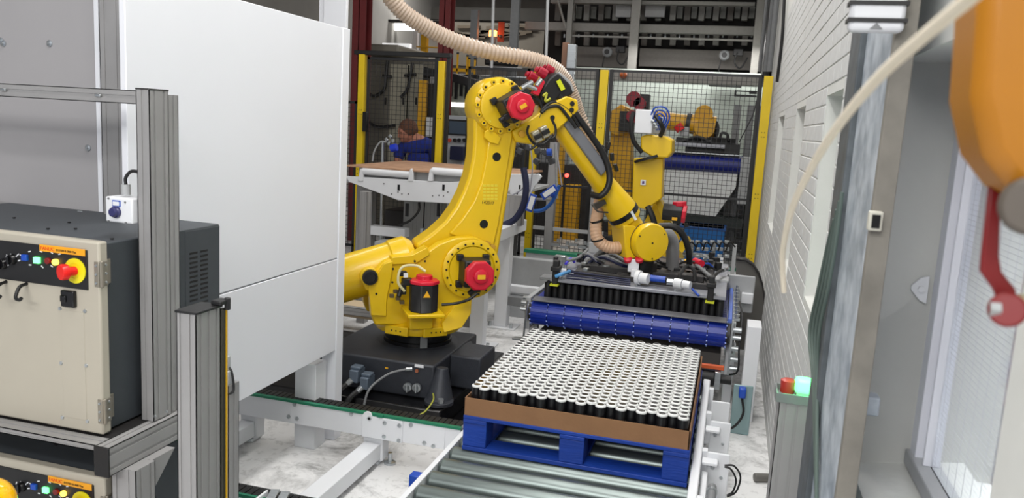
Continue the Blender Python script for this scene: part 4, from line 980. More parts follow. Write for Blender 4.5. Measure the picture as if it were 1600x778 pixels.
for xa_, xb2 in ((568, 641), (676, 742)):
    a_, c_ = at(xa_, 267, Y=TY+.02), at(xb2, 276, Y=TY+.02); c_.z = a_.z
    B().cyl(a_, c_, .035, n=16).fin('white_roller', WHT, mt)
for x in (564, 642, 673, 746, 780): q = at(x, 273, Y=TY); q.z = 1.19; pp(B(), [(x-5, 283), (x+3, 283), (x+3, 268), (x, 263), (x-2, 266)], TY-.01, .04).fin('roller_bracket', WHT, mt, .003)
bd_ = B().box(-3.60, -2.0, TY+.0, TY+1.42, 1.245, 1.262).fin('board_sheet', WOOD, None, .002)
tag(bd_, 'tan wooden board lying on the white magazine table in front of the man', 'board')
B().box(-3.5, -2.05, TY+.06, TY+1.3, 1.12, 1.244).fin('support_block', LGREY, mt)
for x, y1 in ((566, 395), (578, 395)): q = at(x, 340, Y=TY+.3).x; alprofile(B(), q-.045, q+.045, TY+.25, TY+.34, 0, 1.07).fin('leg', ALU, mt)
for x, w in ((648, .11), (678, .09)): q = at(x, 360, Y=TY+.5).x; alprofile(B(), q-w, q+w, TY+.45, TY+.6, 0, 1.06).fin('lift_column', mat('grey_lift_column', (150, 150, 148), .5, .3), mt)
for x in (636, 685): q = at(x, 328, Y=TY+.3); B().cb(q, .03, .02, .13).fin('dark_actuator', BLK, mt, .003)
p0, p1 = at(573, 352, Y=TY+.2), at(632, 372, Y=TY+.2); B().box(p0.x, p1.x, TY+.2, TY+.32, p1.z, p0.z).fin('cross_beam', WHT, mt, .004)
p0, p1 = at(688, 360, Y=TY+.2), at(735, 378, Y=TY+.2); B().box(p0.x, p1.x, TY+.2, TY+.32, p1.z, p0.z).fin('cross_beam', WHT, mt, .004)
p0, p1 = at(585, 377, Y=TY), at(630, 392, Y=TY); B().box(p0.x, p1.x, TY, TY+.2, p1.z, p0.z).fin('lower_box', LGREY, mt, .004)
b = B().box(-3.6, -2.2, TY+.9, TY+1.3, .15, .75); b.fin('dark_underbody', DRKS, mt, .01)
B().tube([at(622, 352, Y=TY+.1), at(640, 345, Y=TY+.08), at(654, 330, Y=TY+.1), at(655, 316, Y=TY+.12)], .012).fin('black_cable', BLK, mt)
b = B()
for i in range(5): q = at(660+i*3, 360+(i*7) % 12, Y=TY+.35); b.cb(q, .035, .04, .05)
b.fin('small_fittings', STEEL, mt, .003)
q = thing('magazine_bracket', 'white angular bracket plate with dark slots right of the big robot arm', 'bracket', at(815, 300, Y=6.7))
wp([(796, 272), (842, 272), (846, 276), (836, 290), (820, 318), (806, 318), (797, 308)], 6.7, .04, 'plate_body', WHT, q)
for x, y in ((812, 292), (808, 303)): c = at(x, y, Y=6.695); B().cb(c, .012, .006, .035).fin('slot', BLKG, q)
# white tube legs and beam of the magazine
sf = thing('support_frame', 'white square-tube frame on two bolted legs right of the big robot', 'frame', (-1.83, 6.1, 0))
for y_ in (5.80, 6.47):
    B().box(-1.88, -1.77, y_-.05, y_+.06, .012, .88).fin('leg', WHT, sf, .006)
    B().box(-1.95, -1.68, y_-.10, y_+.12, 0, .012).fin('foot_plate', WHT, sf, .003)
    b = B()
    for sx in (-1.72, -1.91): b.cyl((sx, y_-.06, .012), (sx, y_-.06, .05), .014, n=8)
    b.fin('anchor_bolt', STEEL, sf)
B().box(-1.89, -1.76, 5.7, 6.9, .80, .90).fin('top_beam', WHT, sf, .006)
B().box(-1.80, -1.30, 6.52, 6.60, .30, .36).fin('lower_beam', WHT, sf, .004)
B().box(-1.80, -1.30, 6.44, 6.56, .20, .28).fin('lower_tube', MGREY, sf, .004)
B().box(-1.90, -1.30, 6.85, 6.95, .0, .55).fin('back_plate', LGREY, sf, .004)
alprofile(B(), -1.98, -1.72, 6.55, 6.65, .88, 1.14).fin('slide_unit', ALU, sf)
b = B()
for i, (x, y) in enumerate(((798, 218), (806, 226), (812, 236), (802, 240), (818, 222), (826, 230), (840, 236), (852, 238), (858, 244), (862, 252), (838, 252))): q = at(x, y, Y=6.6); b.cb(q, .05, .05, .05, Matrix.Rotation(i, 3, 'Y'))
vc = thing('valve_manifold', 'cluster of dark valves on a thin rod between the two robot arms', 'valves', at(825, 260, Y=6.6))
b.fin('valves', mat('gunmetal_valve', (70, 72, 76), .4, .4), vc, .006)
B().cyl(at(868, 225, Y=6.6), at(870, 310, Y=6.6), .012, n=8).fin('rod', STEEL, vc)
for x, y in ((855, 238), (861, 303)): B().cyl(at(x, y, Y=6.5), at(x+7, y, Y=6.5), .03, n=12).fin('blue_knob', BLUE, vc)
B().tube([at(818, 262, Y=6.4), at(822, 290, Y=6.4), at(818, 320, Y=6.4), at(805, 342, Y=6.4), at(786, 352, Y=6.4)], .028, n=10).fin('navy_hose', NAVY, vc)
B().tube([at(834, 330, Y=6.5), at(848, 328, Y=6.5), at(862, 316, Y=6.5), at(874, 290, Y=6.5)], .016, n=8).fin('blue_hose', mat('mid_blue_hose', (28, 84, 160), .5), vc)
for x, y, a_ in ((830, 317, .25), (858, 300, .9)): B().cb(at(x, y, Y=6.35), .06, .012, .15, Matrix.Rotation(a_, 3, 'Y')).fin('blue_frame_tag', BLUE, vc, .003); B().cb(at(x, y, Y=6.34), .04, .006, .11, Matrix.Rotation(a_, 3, 'Y')).fin('white_tag', WHT, vc)
for pts in ([(828, 225), (832, 260), (828, 300)], [(868, 222), (872, 250), (878, 290)], [(800, 305), (815, 296), (826, 280)]): B().tube([at(x, y, Y=6.45) for x, y in pts], .006, n=6).fin('thin_wire', mat('pale_wire', (150, 150, 160), .5), vc)
B().box(at(845, 0, Y=6.6).x, at(880, 0, Y=6.6).x, 6.58, 6.62, at(860, 314, Y=6.6).z, at(860, 311, Y=6.6).z).fin('cross_rod', STEEL, vc)
cl = thing('white_cloth', 'crumpled white cloth lying on the robot base behind the can pallet', 'cloth', at(715, 545, Y=5.1))
b = B(); random.seed(3)
P = [[at(704+ i*4.6, 527+j*6+(random.random()*3), Y=5.05+.03*random.random()) for i in range(7)] for j in range(6)]
vs = [[b.v(p) for p in r_] for r_ in P]
for j in range(5):
    for i in range(6): b.bm.faces.new((vs[j][i], vs[j][i+1], vs[j+1][i+1], vs[j+1][i]))
o = b.fin('cloth_sheet', WHT, cl); md = o.modifiers.new('thick', 'SOLIDIFY'); md.thickness = .02
B().box(at(704, 0, Y=5.2).x, at(731, 0, Y=5.2).x, 5.12, 5.3, .14, .42).fin('cloth_pile', WHT, cl, .04)
# ================================================================== PERSON IN BLUE
YP = 9.15
head = at(640, 207, Y=YP); hx = head.x; 
pe = thing('person', 'man with short brown hair in a blue T-shirt looking down behind the fence', 'person', (hx+.1, YP, 0))
def body(name, verts, edges, rad, m, parent, sub=2):
    Wp = WM[parent.name].inverted(); me = bpy.data.meshes.new(name)
    me.from_pydata([Wp @ Vector(v) for v in verts], edges, []); me.materials.append(m)
    o = bpy.data.objects.new(name, me); COL.objects.link(o); o.parent = parent; WM[o.name] = WM[parent.name]
    sk = o.modifiers.new('skin', 'SKIN'); sk.use_smooth_shade = True
    for i, r_ in enumerate(rad):
        s = me.skin_vertices[0].data[i]; s.radius = (r_ if isinstance(r_, tuple) else (r_, r_)); s.use_root = (i == 0)
    ss = o.modifiers.new('sub', 'SUBSURF'); ss.levels = sub; ss.render_levels = sub
    return o
bx = hx+.14; zh = head.z
V = [(bx, YP+.05, .95), (bx, YP+.02, 1.15), (bx-.01, YP, 1.34), (bx-.03, YP-.02, 1.44), (bx-.06, YP-.05, 1.52), (hx+.01, YP-.08, zh-.05),
     (bx+.19, YP, 1.40), (bx+.24, YP-.02, 1.12), (bx+.12, YP-.22, 1.02), (bx-.22, YP-.02, 1.38), (bx-.28, YP-.08, 1.12), (bx-.24, YP-.30, 1.06),
     (bx+.1, YP+.05, .85), (bx+.11, YP+.03, .48), (bx+.11, YP+.06, .08), (bx-.1, YP+.05, .85), (bx-.11, YP+.03, .48), (bx-.11, YP+.06, .08), (bx+.11, YP-.1, .05), (bx-.11, YP-.1, .05),
     (bx+.04, YP-.26, 1.02), (bx-.18, YP-.36, 1.06)]
Ed = [(0, 1), (1, 2), (2, 3), (3, 4), (4, 5), (3, 6), (6, 7), (7, 8), (3, 9), (9, 10), (10, 11), (0, 12), (12, 13), (13, 14), (0, 15), (15, 16), (16, 17), (14, 18), (17, 19), (8, 20), (11, 21)]
Rr_ = [(.17, .12), (.16, .11), (.18, .12), (.13, .10), .058, .07, .065, .045, .035, .065, .045, .035, .09, .065, .045, .09, .065, .045, .035, .035, .028, .028]
body('body', V, Ed, Rr_, SKIN, pe)
hd = B(Matrix.Translation((hx, YP-.08, zh)) @ Matrix.Rotation(math.radians(18), 4, 'X') @ Matrix.Rotation(math.radians(-35), 4, 'Z'))
hd.ball((0, 0, 0), .122, .80, .95, 1.08, 24).ball((0, -.06, -.055), .062, .85, .8, .9, 14).prism([(0, -.10, .03), (-.014, -.108, -.022), (.014, -.108, -.022)], (0, -.022, -.01))
hd.ball((-.092, .01, -.01), .028, .4, .8, 1.1, 10).ball((.092, .01, -.01), .028, .4, .8, 1.1, 10)
hd.fin('head', SKIN, pe, sharp=80)
hb = B(Matrix.Translation((hx, YP-.08, zh)) @ Matrix.Rotation(math.radians(18), 4, 'X') @ Matrix.Rotation(math.radians(-35), 4, 'Z'))
hb.ball((0, .022, .028), .131, .83, .95, 1.06, 24, z0=-.35); hb.fin('hair', HAIR, pe, sharp=80)
hb = B(Matrix.Translation((hx, YP-.08, zh)) @ Matrix.Rotation(math.radians(18), 4, 'X') @ Matrix.Rotation(math.radians(-35), 4, 'Z'))
for s_ in (-1, 1): hb.ball((s_*.034, -.098, .012), .011, 1.3, .6, .7, 10)
hb.cb((0, -.108, -.052), .038, .01, .007); hb.cb((-.034, -.103, .032), .035, .012, .006); hb.cb((.034, -.103, .032), .035, .012, .006)
hb.fin('eyes_and_mouth', mat('dark_features', (70, 40, 36), .6), pe)
for s_, P0 in ((1, V[20]), (-1, V[21])):
    b = B(); P0 = Vector(P0)
    for k in range(4): b.tube([P0+Vector((-.03+.018*k, .0, 0)), P0+Vector((-.03+.02*k, -.05, -.005)), P0+Vector((-.03+.02*k, -.08-.01*(k in (1, 2)), -.025)), P0+Vector((-.03+.02*k, -.085, -.045))], .009, n=8, k=3)
    b.tube([P0+Vector((-.03*s_, .01, 0)), P0+Vector((-.055*s_, -.03, -.01)), P0+Vector((-.05*s_, -.06, -.02))], .010, n=8, k=3)
    b.fin('fingers', SKIN, pe, sharp=80)
SV = [(bx, YP+.05, .92), (bx, YP+.02, 1.15), (bx-.01, YP, 1.34), (bx-.03, YP-.01, 1.445), (bx+.19, YP, 1.40), (bx+.235, YP-.01, 1.22), (bx-.22, YP-.02, 1.38), (bx-.27, YP-.05, 1.22), (bx-.045, YP-.03, 1.475)]
body('shirt', SV, [(0, 1), (1, 2), (2, 3), (3, 4), (4, 5), (3, 6), (6, 7), (3, 8)], [(.19, .14), (.18, .13), (.2, .14), (.15, .12), .085, .075, .085, .075, .085], SHIRT, pe)
TV = [(bx, YP+.05, .93), (bx+.1, YP+.05, .82), (bx+.11, YP+.03, .48), (bx+.11, YP+.06, .12), (bx-.1, YP+.05, .82), (bx-.11, YP+.03, .48), (bx-.11, YP+.06, .12)]
body('trousers', TV, [(0, 1), (1, 2), (2, 3), (0, 4), (4, 5), (5, 6)], [(.18, .13), .105, .08, .065, .105, .08, .065], mat('dark_trousers', (34, 38, 52), .85), pe)
for s_ in (-1, 1): B().box(bx+.11*s_-.045, bx+.11*s_+.045, YP-.17, YP+.11, 0, .09).fin('shoe', BLK, pe, .03)
# crossbar tool stand in front of him
ts = thing('tube_stand', 'slim steel stand with hoses and a blue fitting beside the man', 'stand', at(598, 250, Y=8.7))
B().cyl(at(598, 222, Y=8.7), at(599, 262, Y=8.7)-Vector((0, 0, 1.0)), .018, n=10).fin('pole', STEEL, ts)
B().tube([at(582, 252, Y=8.7), at(585, 236, Y=8.7), at(594, 222, Y=8.7), at(604, 222, Y=8.7)], .010, n=6).fin('hose', LGREY, ts)
b = B()
for x, y in ((604, 218), (610, 213), (614, 220), (608, 224)): b.cb(at(x, y, Y=8.7), .04, .03, .03, Matrix.Rotation(x, 3, 'Y'))
b.fin('fittings', STEEL, ts, .003)
B().cyl(at(611, 232, Y=8.68), at(620, 230, Y=8.68), .045, n=14).fin('blue_fitting', mat('royal_blue_fitting', (30, 60, 200), .4), ts, .003)

# ================================================================== BACKGROUND MACHINERY
def bgbox(nm, x0, y0, x1, y1, Y, d, m, lab, cat, bev=.006, zb=None, kind=None):
    p0, p1 = at(x0, y0, Y=Y), at(x1, y1, Y=Y)
    o = B().box(min(p0.x, p1.x), max(p0.x, p1.x), Y, Y+d, zb if zb is not None else p1.z, p0.z).fin(nm, m, None, bev)
    return tag(o, lab, cat, kind=kind)
GB = mat('greige_cabinet', (98, 94, 84), .6, noise=.08, scale=2); GB2 = mat('cream_door', (150, 146, 130), .6, noise=.05)
k1 = thing('machine_cabinet', 'tall greige machine cabinets with black cables behind the man', 'cabinet', (at(610, 200, Y=11).x, 11, 0))
p0, p1 = at(573, 88, Y=11), at(656, 262, Y=11); B().box(p0.x, p1.x, 11, 12, 0, p0.z).fin('cabinet_body', GB, k1, .02)
for x0, x1 in ((576, 606), (611, 634), (637, 654)): a_, c_ = at(x0, 100, Y=10.97), at(x1, 300, Y=10.97); d = B().box(a_.x, c_.x, 10.96, 11.0, .6, a_.z).fin('cabinet_door', GB2 if x0 > 606 else GB, k1, .01); q = at((x1-4), 158, Y=10.94); B().cb(q, .02, .03, .10).fin('handle', BLK, d, .004)
p0, p1 = at(569, 68, Y=10.8), at(622, 88, Y=10.8); B().box(p0.x, p1.x, 10.8, 12, p1.z, p0.z).fin('roof_housing', mat('taupe_housing', (120, 116, 106), .6), k1, .03)
for pts in ([(605, 95), (603, 120), (600, 140), (585, 150), (576, 146)], [(645, 98), (641, 120), (636, 140), (626, 152)], [(598, 118), (612, 120)], [(632, 118), (650, 116)], [(575, 190), (590, 198), (618, 196)]): B().tube([at(x, y, Y=10.9) for x, y in pts], .022, n=8).fin('black_cable', BLK, k1)
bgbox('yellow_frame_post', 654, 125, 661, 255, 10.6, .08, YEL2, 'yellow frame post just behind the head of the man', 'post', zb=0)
bgbox('black_column', 664, 130, 672, 255, 10.7, .1, BLK, 'black upright right of the yellow frame post behind the man', 'column', zb=0)
bgbox('white_upright', 672, 120, 681, 250, 10.8, .1, LGREY, 'pale upright strip behind the man at his right shoulder', 'post', zb=0)
nb = bgbox('notice_board', 666, 183, 680, 214, 10.55, .16, WHT, 'white notice sheet mounted by the yellow post', 'sheet')
hm = thing('control_panel', 'white operator panel with dark screen and buttons left of the robot shoulder', 'control panel', (at(718, 240, Y=10.2).x, 10.2, 0))
p0, p1 = at(697, 180, Y=10.2), at(738, 250, Y=10.2); B().box(p0.x, p1.x, 10.2, 10.35, .0, p0.z).fin('panel_body', mat('panel_grey_white', (176, 180, 186), .5), hm, .01)
p0, p1 = at(699, 186, Y=10.18), at(732, 212, Y=10.18); B().box(p0.x, p1.x, 10.18, 10.2, p1.z, p0.z).fin('screen_bezel', BLK, hm, .004)
p0, p1 = at(702, 189, Y=10.17), at(729, 210, Y=10.17); B().box(p0.x, p1.x, 10.17, 10.18, p1.z, p0.z).fin('screen', SCREEN, hm)
for x, m_ in ((703, mat('orange_red_button', (200, 80, 60), .4)), (711, BLK), (718, BLK), (726, BLK)): q = at(x, 219, Y=10.19); B().cyl(q, q+Vector((0, -.03, 0)), .025, n=12).fin('button', m_, hm)
p0, p1 = at(703, 228, Y=10.1), at(723, 251, Y=10.1); B().box(p0.x, p1.x, 10.1, 10.19, p1.z, p0.z).fin('navy_holder', NAVY, hm, .01)
# pale work lit area behind the mesh left of the robot shoulder
bgbox('back_machine', 700, 118, 742, 182, 12.2, .4, mat('silver_green_machine', (130, 132, 122), .5, noise=.3, scale=14), 'silvery machine seen through the mesh above the operator panel', 'machine', zb=0)
lp = thing('tube_lamp', 'lit white tube lamp behind the mesh above the operator panel', 'lamp', at(714, 163, Y=12.0)); a_, c_ = at(700, 163, Y=12.0), at(726, 164, Y=12.0); B().cyl(a_, c_, .035, n=10).fin('tube', EW, lp)
b = B()
for i in range(5): q = at(704+i*8, 140, Y=11.9); b.box(q.x-.02, q.x+.02, 11.9, 11.95, q.z-.1-.05*(i % 2), q.z+.12)
b.box(at(700, 130, Y=11.9).x, at(745, 130, Y=11.9).x, 11.9, 12.0, at(720, 126, Y=11.9).z, at(720, 116, Y=11.9).z)
tag(b.fin('hanging_tools', BLK, None), 'row of dark fixtures hanging above the silvery machine', 'fixtures')
wp_ = thing('sloping_beam', 'dark sloping beam above the mesh between red column and robot shoulder', 'beam', at(700, 120, Y=11)); pp(B(), [(656, 103), (700, 112), (742, 124), (742, 138), (700, 126), (656, 118)], 11, .3).fin('beam_body', BLK, wp_, .01)
# red steel columns
for x0, x1, Y, lab in ((550, 571, 10.0, 'dark red steel column at the left beside the white panel'), (685, 702, 10.4, 'dark red steel column above the man, right of the lit opening')):
    p0, p1 = at(x0, 50, Y=Y), at(x1, 50, Y=Y); w = p1.x-p0.x
    b = B().box(p0.x, p1.x, Y, Y+.015, 0, 5.2).box(p0.x, p1.x, Y+.18, Y+.195, 0, 5.2).box((p0.x+p1.x)/2-.006, (p0.x+p1.x)/2+.006, Y, Y+.19, 0, 5.2)
    tag(b.fin('steel_column', DRED, None), lab, 'column')
# lit opening
bgbox('lit_rooflight', 597, 34, 662, 48, 15.5, .1, EW, 'bright lit strip window at upper left behind the red columns', 'window')
bgbox('lit_panel', 597, 67, 640, 82, 14.5, .1, mat('lit_panel_white', (244, 244, 244), .5, emit=.5), 'white panel with painted-in glow under the lit strip window', 'box', zb=0)  # lit panel; its brightness is put into the material as emission
bgbox('pale_wall_panel', 571, 38, 597, 95, 16, .1, mat('dim_wall_panel', (150, 150, 148), .7), 'dull pale wall panel beside the left red column', 'panel')
b = B()
for x, w_ in ((603, 'left'), (616, 'middle'), (628, 'right')): p0, p1 = at(x, 50, Y=16.5), at(x+6, 72, Y=16.5); tag(B().box(p0.x, p1.x, 16.5, 16.6, 0, p0.z).fin('brown_upright', mat('brown_bar', (70, 60, 50), .7), None), 'brown upright below the lit strip window, '+w_+' one of three', 'post', 'brown uprights')
bgbox('white_door_post', 645, 48, 651, 85, 14.3, .1, WHT, 'thin white post right of the brown uprights', 'post', zb=0)
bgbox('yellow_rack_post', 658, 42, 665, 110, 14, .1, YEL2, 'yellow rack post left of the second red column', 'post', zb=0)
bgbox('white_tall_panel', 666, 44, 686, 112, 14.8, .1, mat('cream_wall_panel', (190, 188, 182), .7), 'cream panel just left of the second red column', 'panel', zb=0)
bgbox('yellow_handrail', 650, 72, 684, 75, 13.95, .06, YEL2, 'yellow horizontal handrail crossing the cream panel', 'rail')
bgbox('upper_wall_band', 556, 8, 860, 34, 17.5, .3, mat('dim_grey_band', (84, 82, 78), .8, noise=.2, scale=2), 'dim grey wall band high behind the suction hose', 'wall')
bgbox('dark_beam', 556, 29, 690, 36, 15.2, .2, mat('dark_beam_paint', (40, 36, 36), .7), 'dark overhead beam over the lit strip window', 'beam')
bgbox('greige_wall', 700, 34, 860, 108, 16.8, .3, mat('greige_wall_paint', (118, 112, 102), .8, noise=.12, scale=2), 'greige wall behind the yellow railings', 'wall')
b = B(); random.seed(5)
for i in range(14): x = 706+i*9; q = at(x, 42+random.random()*16, Y=16.77); b.cb(q, .5, .1, .06, Matrix.Rotation(random.uniform(-.2, .2), 3, 'Y'))
tag(b.fin('pipe_bundle', mat('brown_pipes', (92, 82, 68), .7), None), 'tangle of brown pipes high on the greige wall', 'pipes')
rl = thing('yellow_railing', 'yellow railing with dark-capped posts above the mesh fence', 'railing', at(715, 108, Y=12.6))
for x, y0 in ((702, 80), (715, 84), (730, 88), (733, 92), (742, 93)): p0, p1 = at(x, y0, Y=12.6), at(x, 112, Y=12.6); o = B().box(p0.x-.012, p0.x+.012, 12.6, 12.63, p1.z-.05, p0.z).fin('rail_post', YEL2, rl); B().ball((p0.x, 12.615, p0.z+.01), .024, n=8).fin('dark_cap', BLK, o)
B().box(at(700, 0, Y=12.6).x, at(744, 0, Y=12.6).x, 12.6, 12.64, at(720, 112, Y=12.6).z-.0, at(720, 107, Y=12.6).z).fin('toe_board', YEL2, rl)
bc_ = thing('orange_beacon', 'glowing orange beacon lamp above the suction hose', 'beacon', at(770, 53, Y=14)); a_ = at(770, 57, Y=14)
B().cyl(a_, a_+Vector((0, 0, .1)), .07, n=16).fin('lens', EO, bc_); B().cyl(a_-Vector((0, 0, .12)), a_, .06, n=16).fin('beacon_base', MGREY, bc_); q_ = at(783, 50, Y=14.12); B().cb(q_, .12, .02, .35).fin('orange_backplate', mat('orange_red_plate', (120, 50, 32), .7), bc_); B().box(a_.x-.03, a_.x+.03, 13.97, 14.03, 0, a_.z-.12).box(a_.x, q_.x, 14.0, 14.02, q_.z-.1, q_.z-.06).box(q_.x-.02, q_.x+.02, 14.0, 14.12, q_.z-.1, q_.z-.06).fin('mast', MGREY, bc_)
l = bpy.data.lights.new('beacon_light', 'POINT'); l.energy = 2; l.color = (1, .35, .12); l.shadow_soft_size = .05; lo = bpy.data.objects.new('beacon_light', l); COL.objects.link(lo); lo.location = at(774, 50, Y=13.7)
for x0, y0, x1, y1, lab in ((772, 0, 768, 106, 'thin pale hanging rod right of the orange beacon'), (857, 0, 853, 88, 'thin pale hanging rod above the elbow of the big robot')): tag(B().cyl(at(x0, -40, Y=9.2), at(x1, y1, Y=9.2), .018, n=8).fin('hanging_rod', LGREY, None), lab, 'rod')
for x, y0, lab in ((739, 15, 'grey post standing between red column and beacon'), (802, 0, 'grey post just right of the orange beacon')): p0, p1 = at(x-3, y0, Y=13.4), at(x+3, 118, Y=13.4); tag(B().box(p0.x, p1.x, 13.4, 13.5, 0, p0.z+(.6 if y0 == 0 else 0)).fin('grey_post', MGREY, None), lab, 'post')
bgbox('dark_motor_block', 757, 82, 800, 103, 12.9, .4, BLK, 'dark motor block hanging under the suction hose', 'motor', bev=.03)
bgbox('pale_beam', 742, 103, 815, 108, 12.5, .15, LGREY, 'short pale beam below the dark motor block', 'beam')
b = B(); a_, c_ = at(700, 113, Y=13), at(890, 126, Y=13); b.box(a_.x, c_.x, 13, 13.5, c_.z+.0, a_.z-.02)
tag(b.fin('silver_duct', STEEL, None, .02), 'silvery duct running behind the top of the fence', 'duct')
for x0, x1, Y, z0, z1, m_, lab in ((704, 890, 12.8, .3, 1.35, LGREY, 'pale machine guard behind the fence at waist height'), (745, 835, 12.0, .8, 2.2, DRKS, 'dark machine block behind the elbow of the big robot')):
    a_, c_ = at(x0, 200, Y=Y), at(x1, 200, Y=Y); tag(B().box(a_.x, c_.x, Y, Y+.4, 0, z1).fin('guard_housing', m_, None, .01), lab, 'machine')
# ---- mezzanine machine (upper right)
mz = thing('overhead_structure', 'grey overhead steel structure with rows of dark racks above the fence', 'structure', (-.8, 14.2, 0))
YM = 14.2
def mb(x0, y0, x1, y1, Y, d, m, nm, bev=.005):
    p0, p1 = at(x0, y0, Y=Y), at(x1, y1, Y=Y); return B().box(min(p0.x, p1.x), max(p0.x, p1.x), Y, Y+d, min(p0.z, p1.z), max(p0.z, p1.z)).fin(nm, m, mz, bev)
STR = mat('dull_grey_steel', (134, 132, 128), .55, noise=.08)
STRD = mat('darker_grey_panel', (104, 100, 96), .7, noise=.1)  # darker grey for every third upright and the lower panels
a_, c_ = at(886, 122, Y=YM-1.4), at(1190, 122, Y=YM-1.4); B().box(a_.x, .33, YM-1.4, YM-1.2, a_.z, a_.z+.12).fin('front_beam', STR, mz, .006)
B().box(a_.x, .33, YM-1.2, YM-1.0, a_.z+.14, a_.z+.18).fin('front_beam', STR, mz, .004)
a_, c_ = at(820, 46, Y=YM), at(1180, 46, Y=YM); B().box(a_.x, c_.x, YM, YM+.15, a_.z, a_.z+.14).fin('cross_beam', STR, mz, .006)
a_, c_ = at(860, 4, Y=YM), at(1180, 4, Y=YM); B().box(a_.x, c_.x, YM, YM+.15, a_.z, a_.z+.06).fin('cross_beam', STR, mz, .004)
a_, c_ = at(888, 57, Y=YM-.2), at(1184, 57, Y=YM-.2); B().box(a_.x, c_.x, YM-.2, YM-.16, a_.z, a_.z+.03).fin('thin_rail', STR, mz)
for x, w in ((990, .075), (888, .045), (1183, .06)): q = at(x, 60, Y=YM-.3).x; B().box(q-w, q+w, YM-.3, YM-.2, 2.3, 4.6).fin('upright', STR, mz, .004)
B().cyl(at(866, -20, Y=YM-.3), at(884, 44, Y=YM-.3), .02, n=8).fin('diagonal_brace', STR, mz)
a_, c_ = at(850, 60, Y=YM+.9), at(1190, 60, Y=YM+.9)
B().box(a_.x, c_.x, YM+.9, YM+1.0, 2.6, 4.7).fin('back_panel', mat('near_black_backing', (30, 28, 28), .8), mz)
for r_, (y0, y1) in enumerate(((6, 32), (48, 71))):
    for i in range(14):
        x = 868+i*22.5
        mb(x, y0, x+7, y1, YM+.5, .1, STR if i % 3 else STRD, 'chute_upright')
        if r_ == 0 and i not in (4, 6, 7): mb(x+10.5, y0+4, x+18, y1-3, YM+.7, .05, mat('rack_glass', (110, 110, 104), .4), 'rack_insert') if i > 0 else None
        if r_ == 1: q = at(x+14, 56, Y=YM+.4); B().cb(q, .025, .03, .06).fin('steel_catch', STEEL, mz)
mb(963, 5, 985, 27, YM+.3, .1, LGREY, 'grey_box'); mb(1009, 5, 1038, 27, YM+.3, .1, LGREY, 'grey_box')
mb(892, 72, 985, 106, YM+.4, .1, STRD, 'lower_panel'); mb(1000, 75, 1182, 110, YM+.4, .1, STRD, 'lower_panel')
for x, y in ((950, 82), (1132, 87)):
    q = at(x, y, Y=YM+.1); f = B().lathe([(.085, 0), (.085, -.10), (.06, -.12)], q, (0, 1, 0), 20).fin('fan_motor', MGREY, mz); B().lathe([(.045, -.12), (.045, -.13)], q, (0, 1, 0), 16).fin('motor_face', BLK, f)
    B().tube([q+Vector((-.05, -.05, -.08)), q+Vector((-.07, -.05, -.25)), q+Vector((-.02, 0, -.3))], .012).fin('cable', BLK, mz)
    B().tube([q+Vector((.2, -.05, .05)), q+Vector((.18, -.05, -.12)), q+Vector((.28, -.05, -.2)), q+Vector((.38, 0, -.02))], .014).fin('cable', BLK, mz)
    B().cb(q+Vector((.22, 0, .06)), .16, .1, .12).fin('dark_box', BLK, mz, .01)
p = at(974, 117, Y=YM-1.44); tag(B().ball((p.x, p.y, p.z), .06, n=14).fin('amber_dome', mat('amber_dome_plastic', (170, 84, 36), .4), None), 'small amber dome lamp on the beam above the fence', 'lamp')
bgbox('silver_upright', 887, 69, 897, 118, 12.4, .12, STEEL, 'silver upright profile just above the robot hose support', 'post', zb=0)
bgbox('brown_upright', 879, 66, 886, 108, 12.5, .1, mat('brown_pipe_paint', (140, 104, 84), .6), 'brown upright pipe left of the silver profile', 'pipe', zb=0)
for x, Y, lab in ((1194, 12, 'farthest'), (1203, 10.7, 'middle'), (1209, 10.2, 'nearest')): q0, q1 = at(x+6, -10, Y=Y), at(x-3, 112, Y=Y); tag(B().cyl((q0.x, Y, 5.2), (q0.x, Y, q1.z), .03, n=8).fin('wall_conduit', MGREY, None), 'grey conduit high in the right corner, '+lab+' of the three', 'conduit', 'corner conduits')
tag(B().box(.22, .31, 10.9, 11.9, 2.5, 5.2).fin('dark_duct', BLK, None, .01), 'dark duct in the top corner beside the brick wall', 'duct')
tag(B().tube([at(1226, -10, Y=8.2), at(1222, 60, Y=8.2), at(1214, 128, Y=8.25)], .015, n=8).fin('wall_conduit', BLK, None), 'black conduit hanging down the edge of the brick wall', 'conduit')

# ================================================================== CURVED GUARD BY THE WALL
gd = thing('curved_guard', 'dark grey curved sheet guard bending down beside the brick wall', 'guard', (.2, 6.7, 0))
outer = [(1150, 404), (1165, 405), (1178, 414), (1187, 428), (1193, 446), (1196, 470), (1195, 500), (1190, 556)]
poly_ = [(1150, 556)] + outer
b = pp(B(), [(1148, 556), (1150, 404)] + outer[1:], 6.7, .02); b.fin('guard_sheet', mat('brown_grey_guard', (96, 94, 90), .55, .2), gd)
O3 = [at(x, y, Y=6.66) for x, y in outer]
b = B(); va = [b.v(p) for p in O3]; vb = [b.v(p+Vector((0, .12, 0))) for p in O3]
for i in range(len(O3)-1): b.bm.faces.new((va[i], va[i+1], vb[i+1], vb[i]))
o = b.fin('guard_rim', DRKS, gd); md = o.modifiers.new('thick', 'SOLIDIFY'); md.thickness = .012
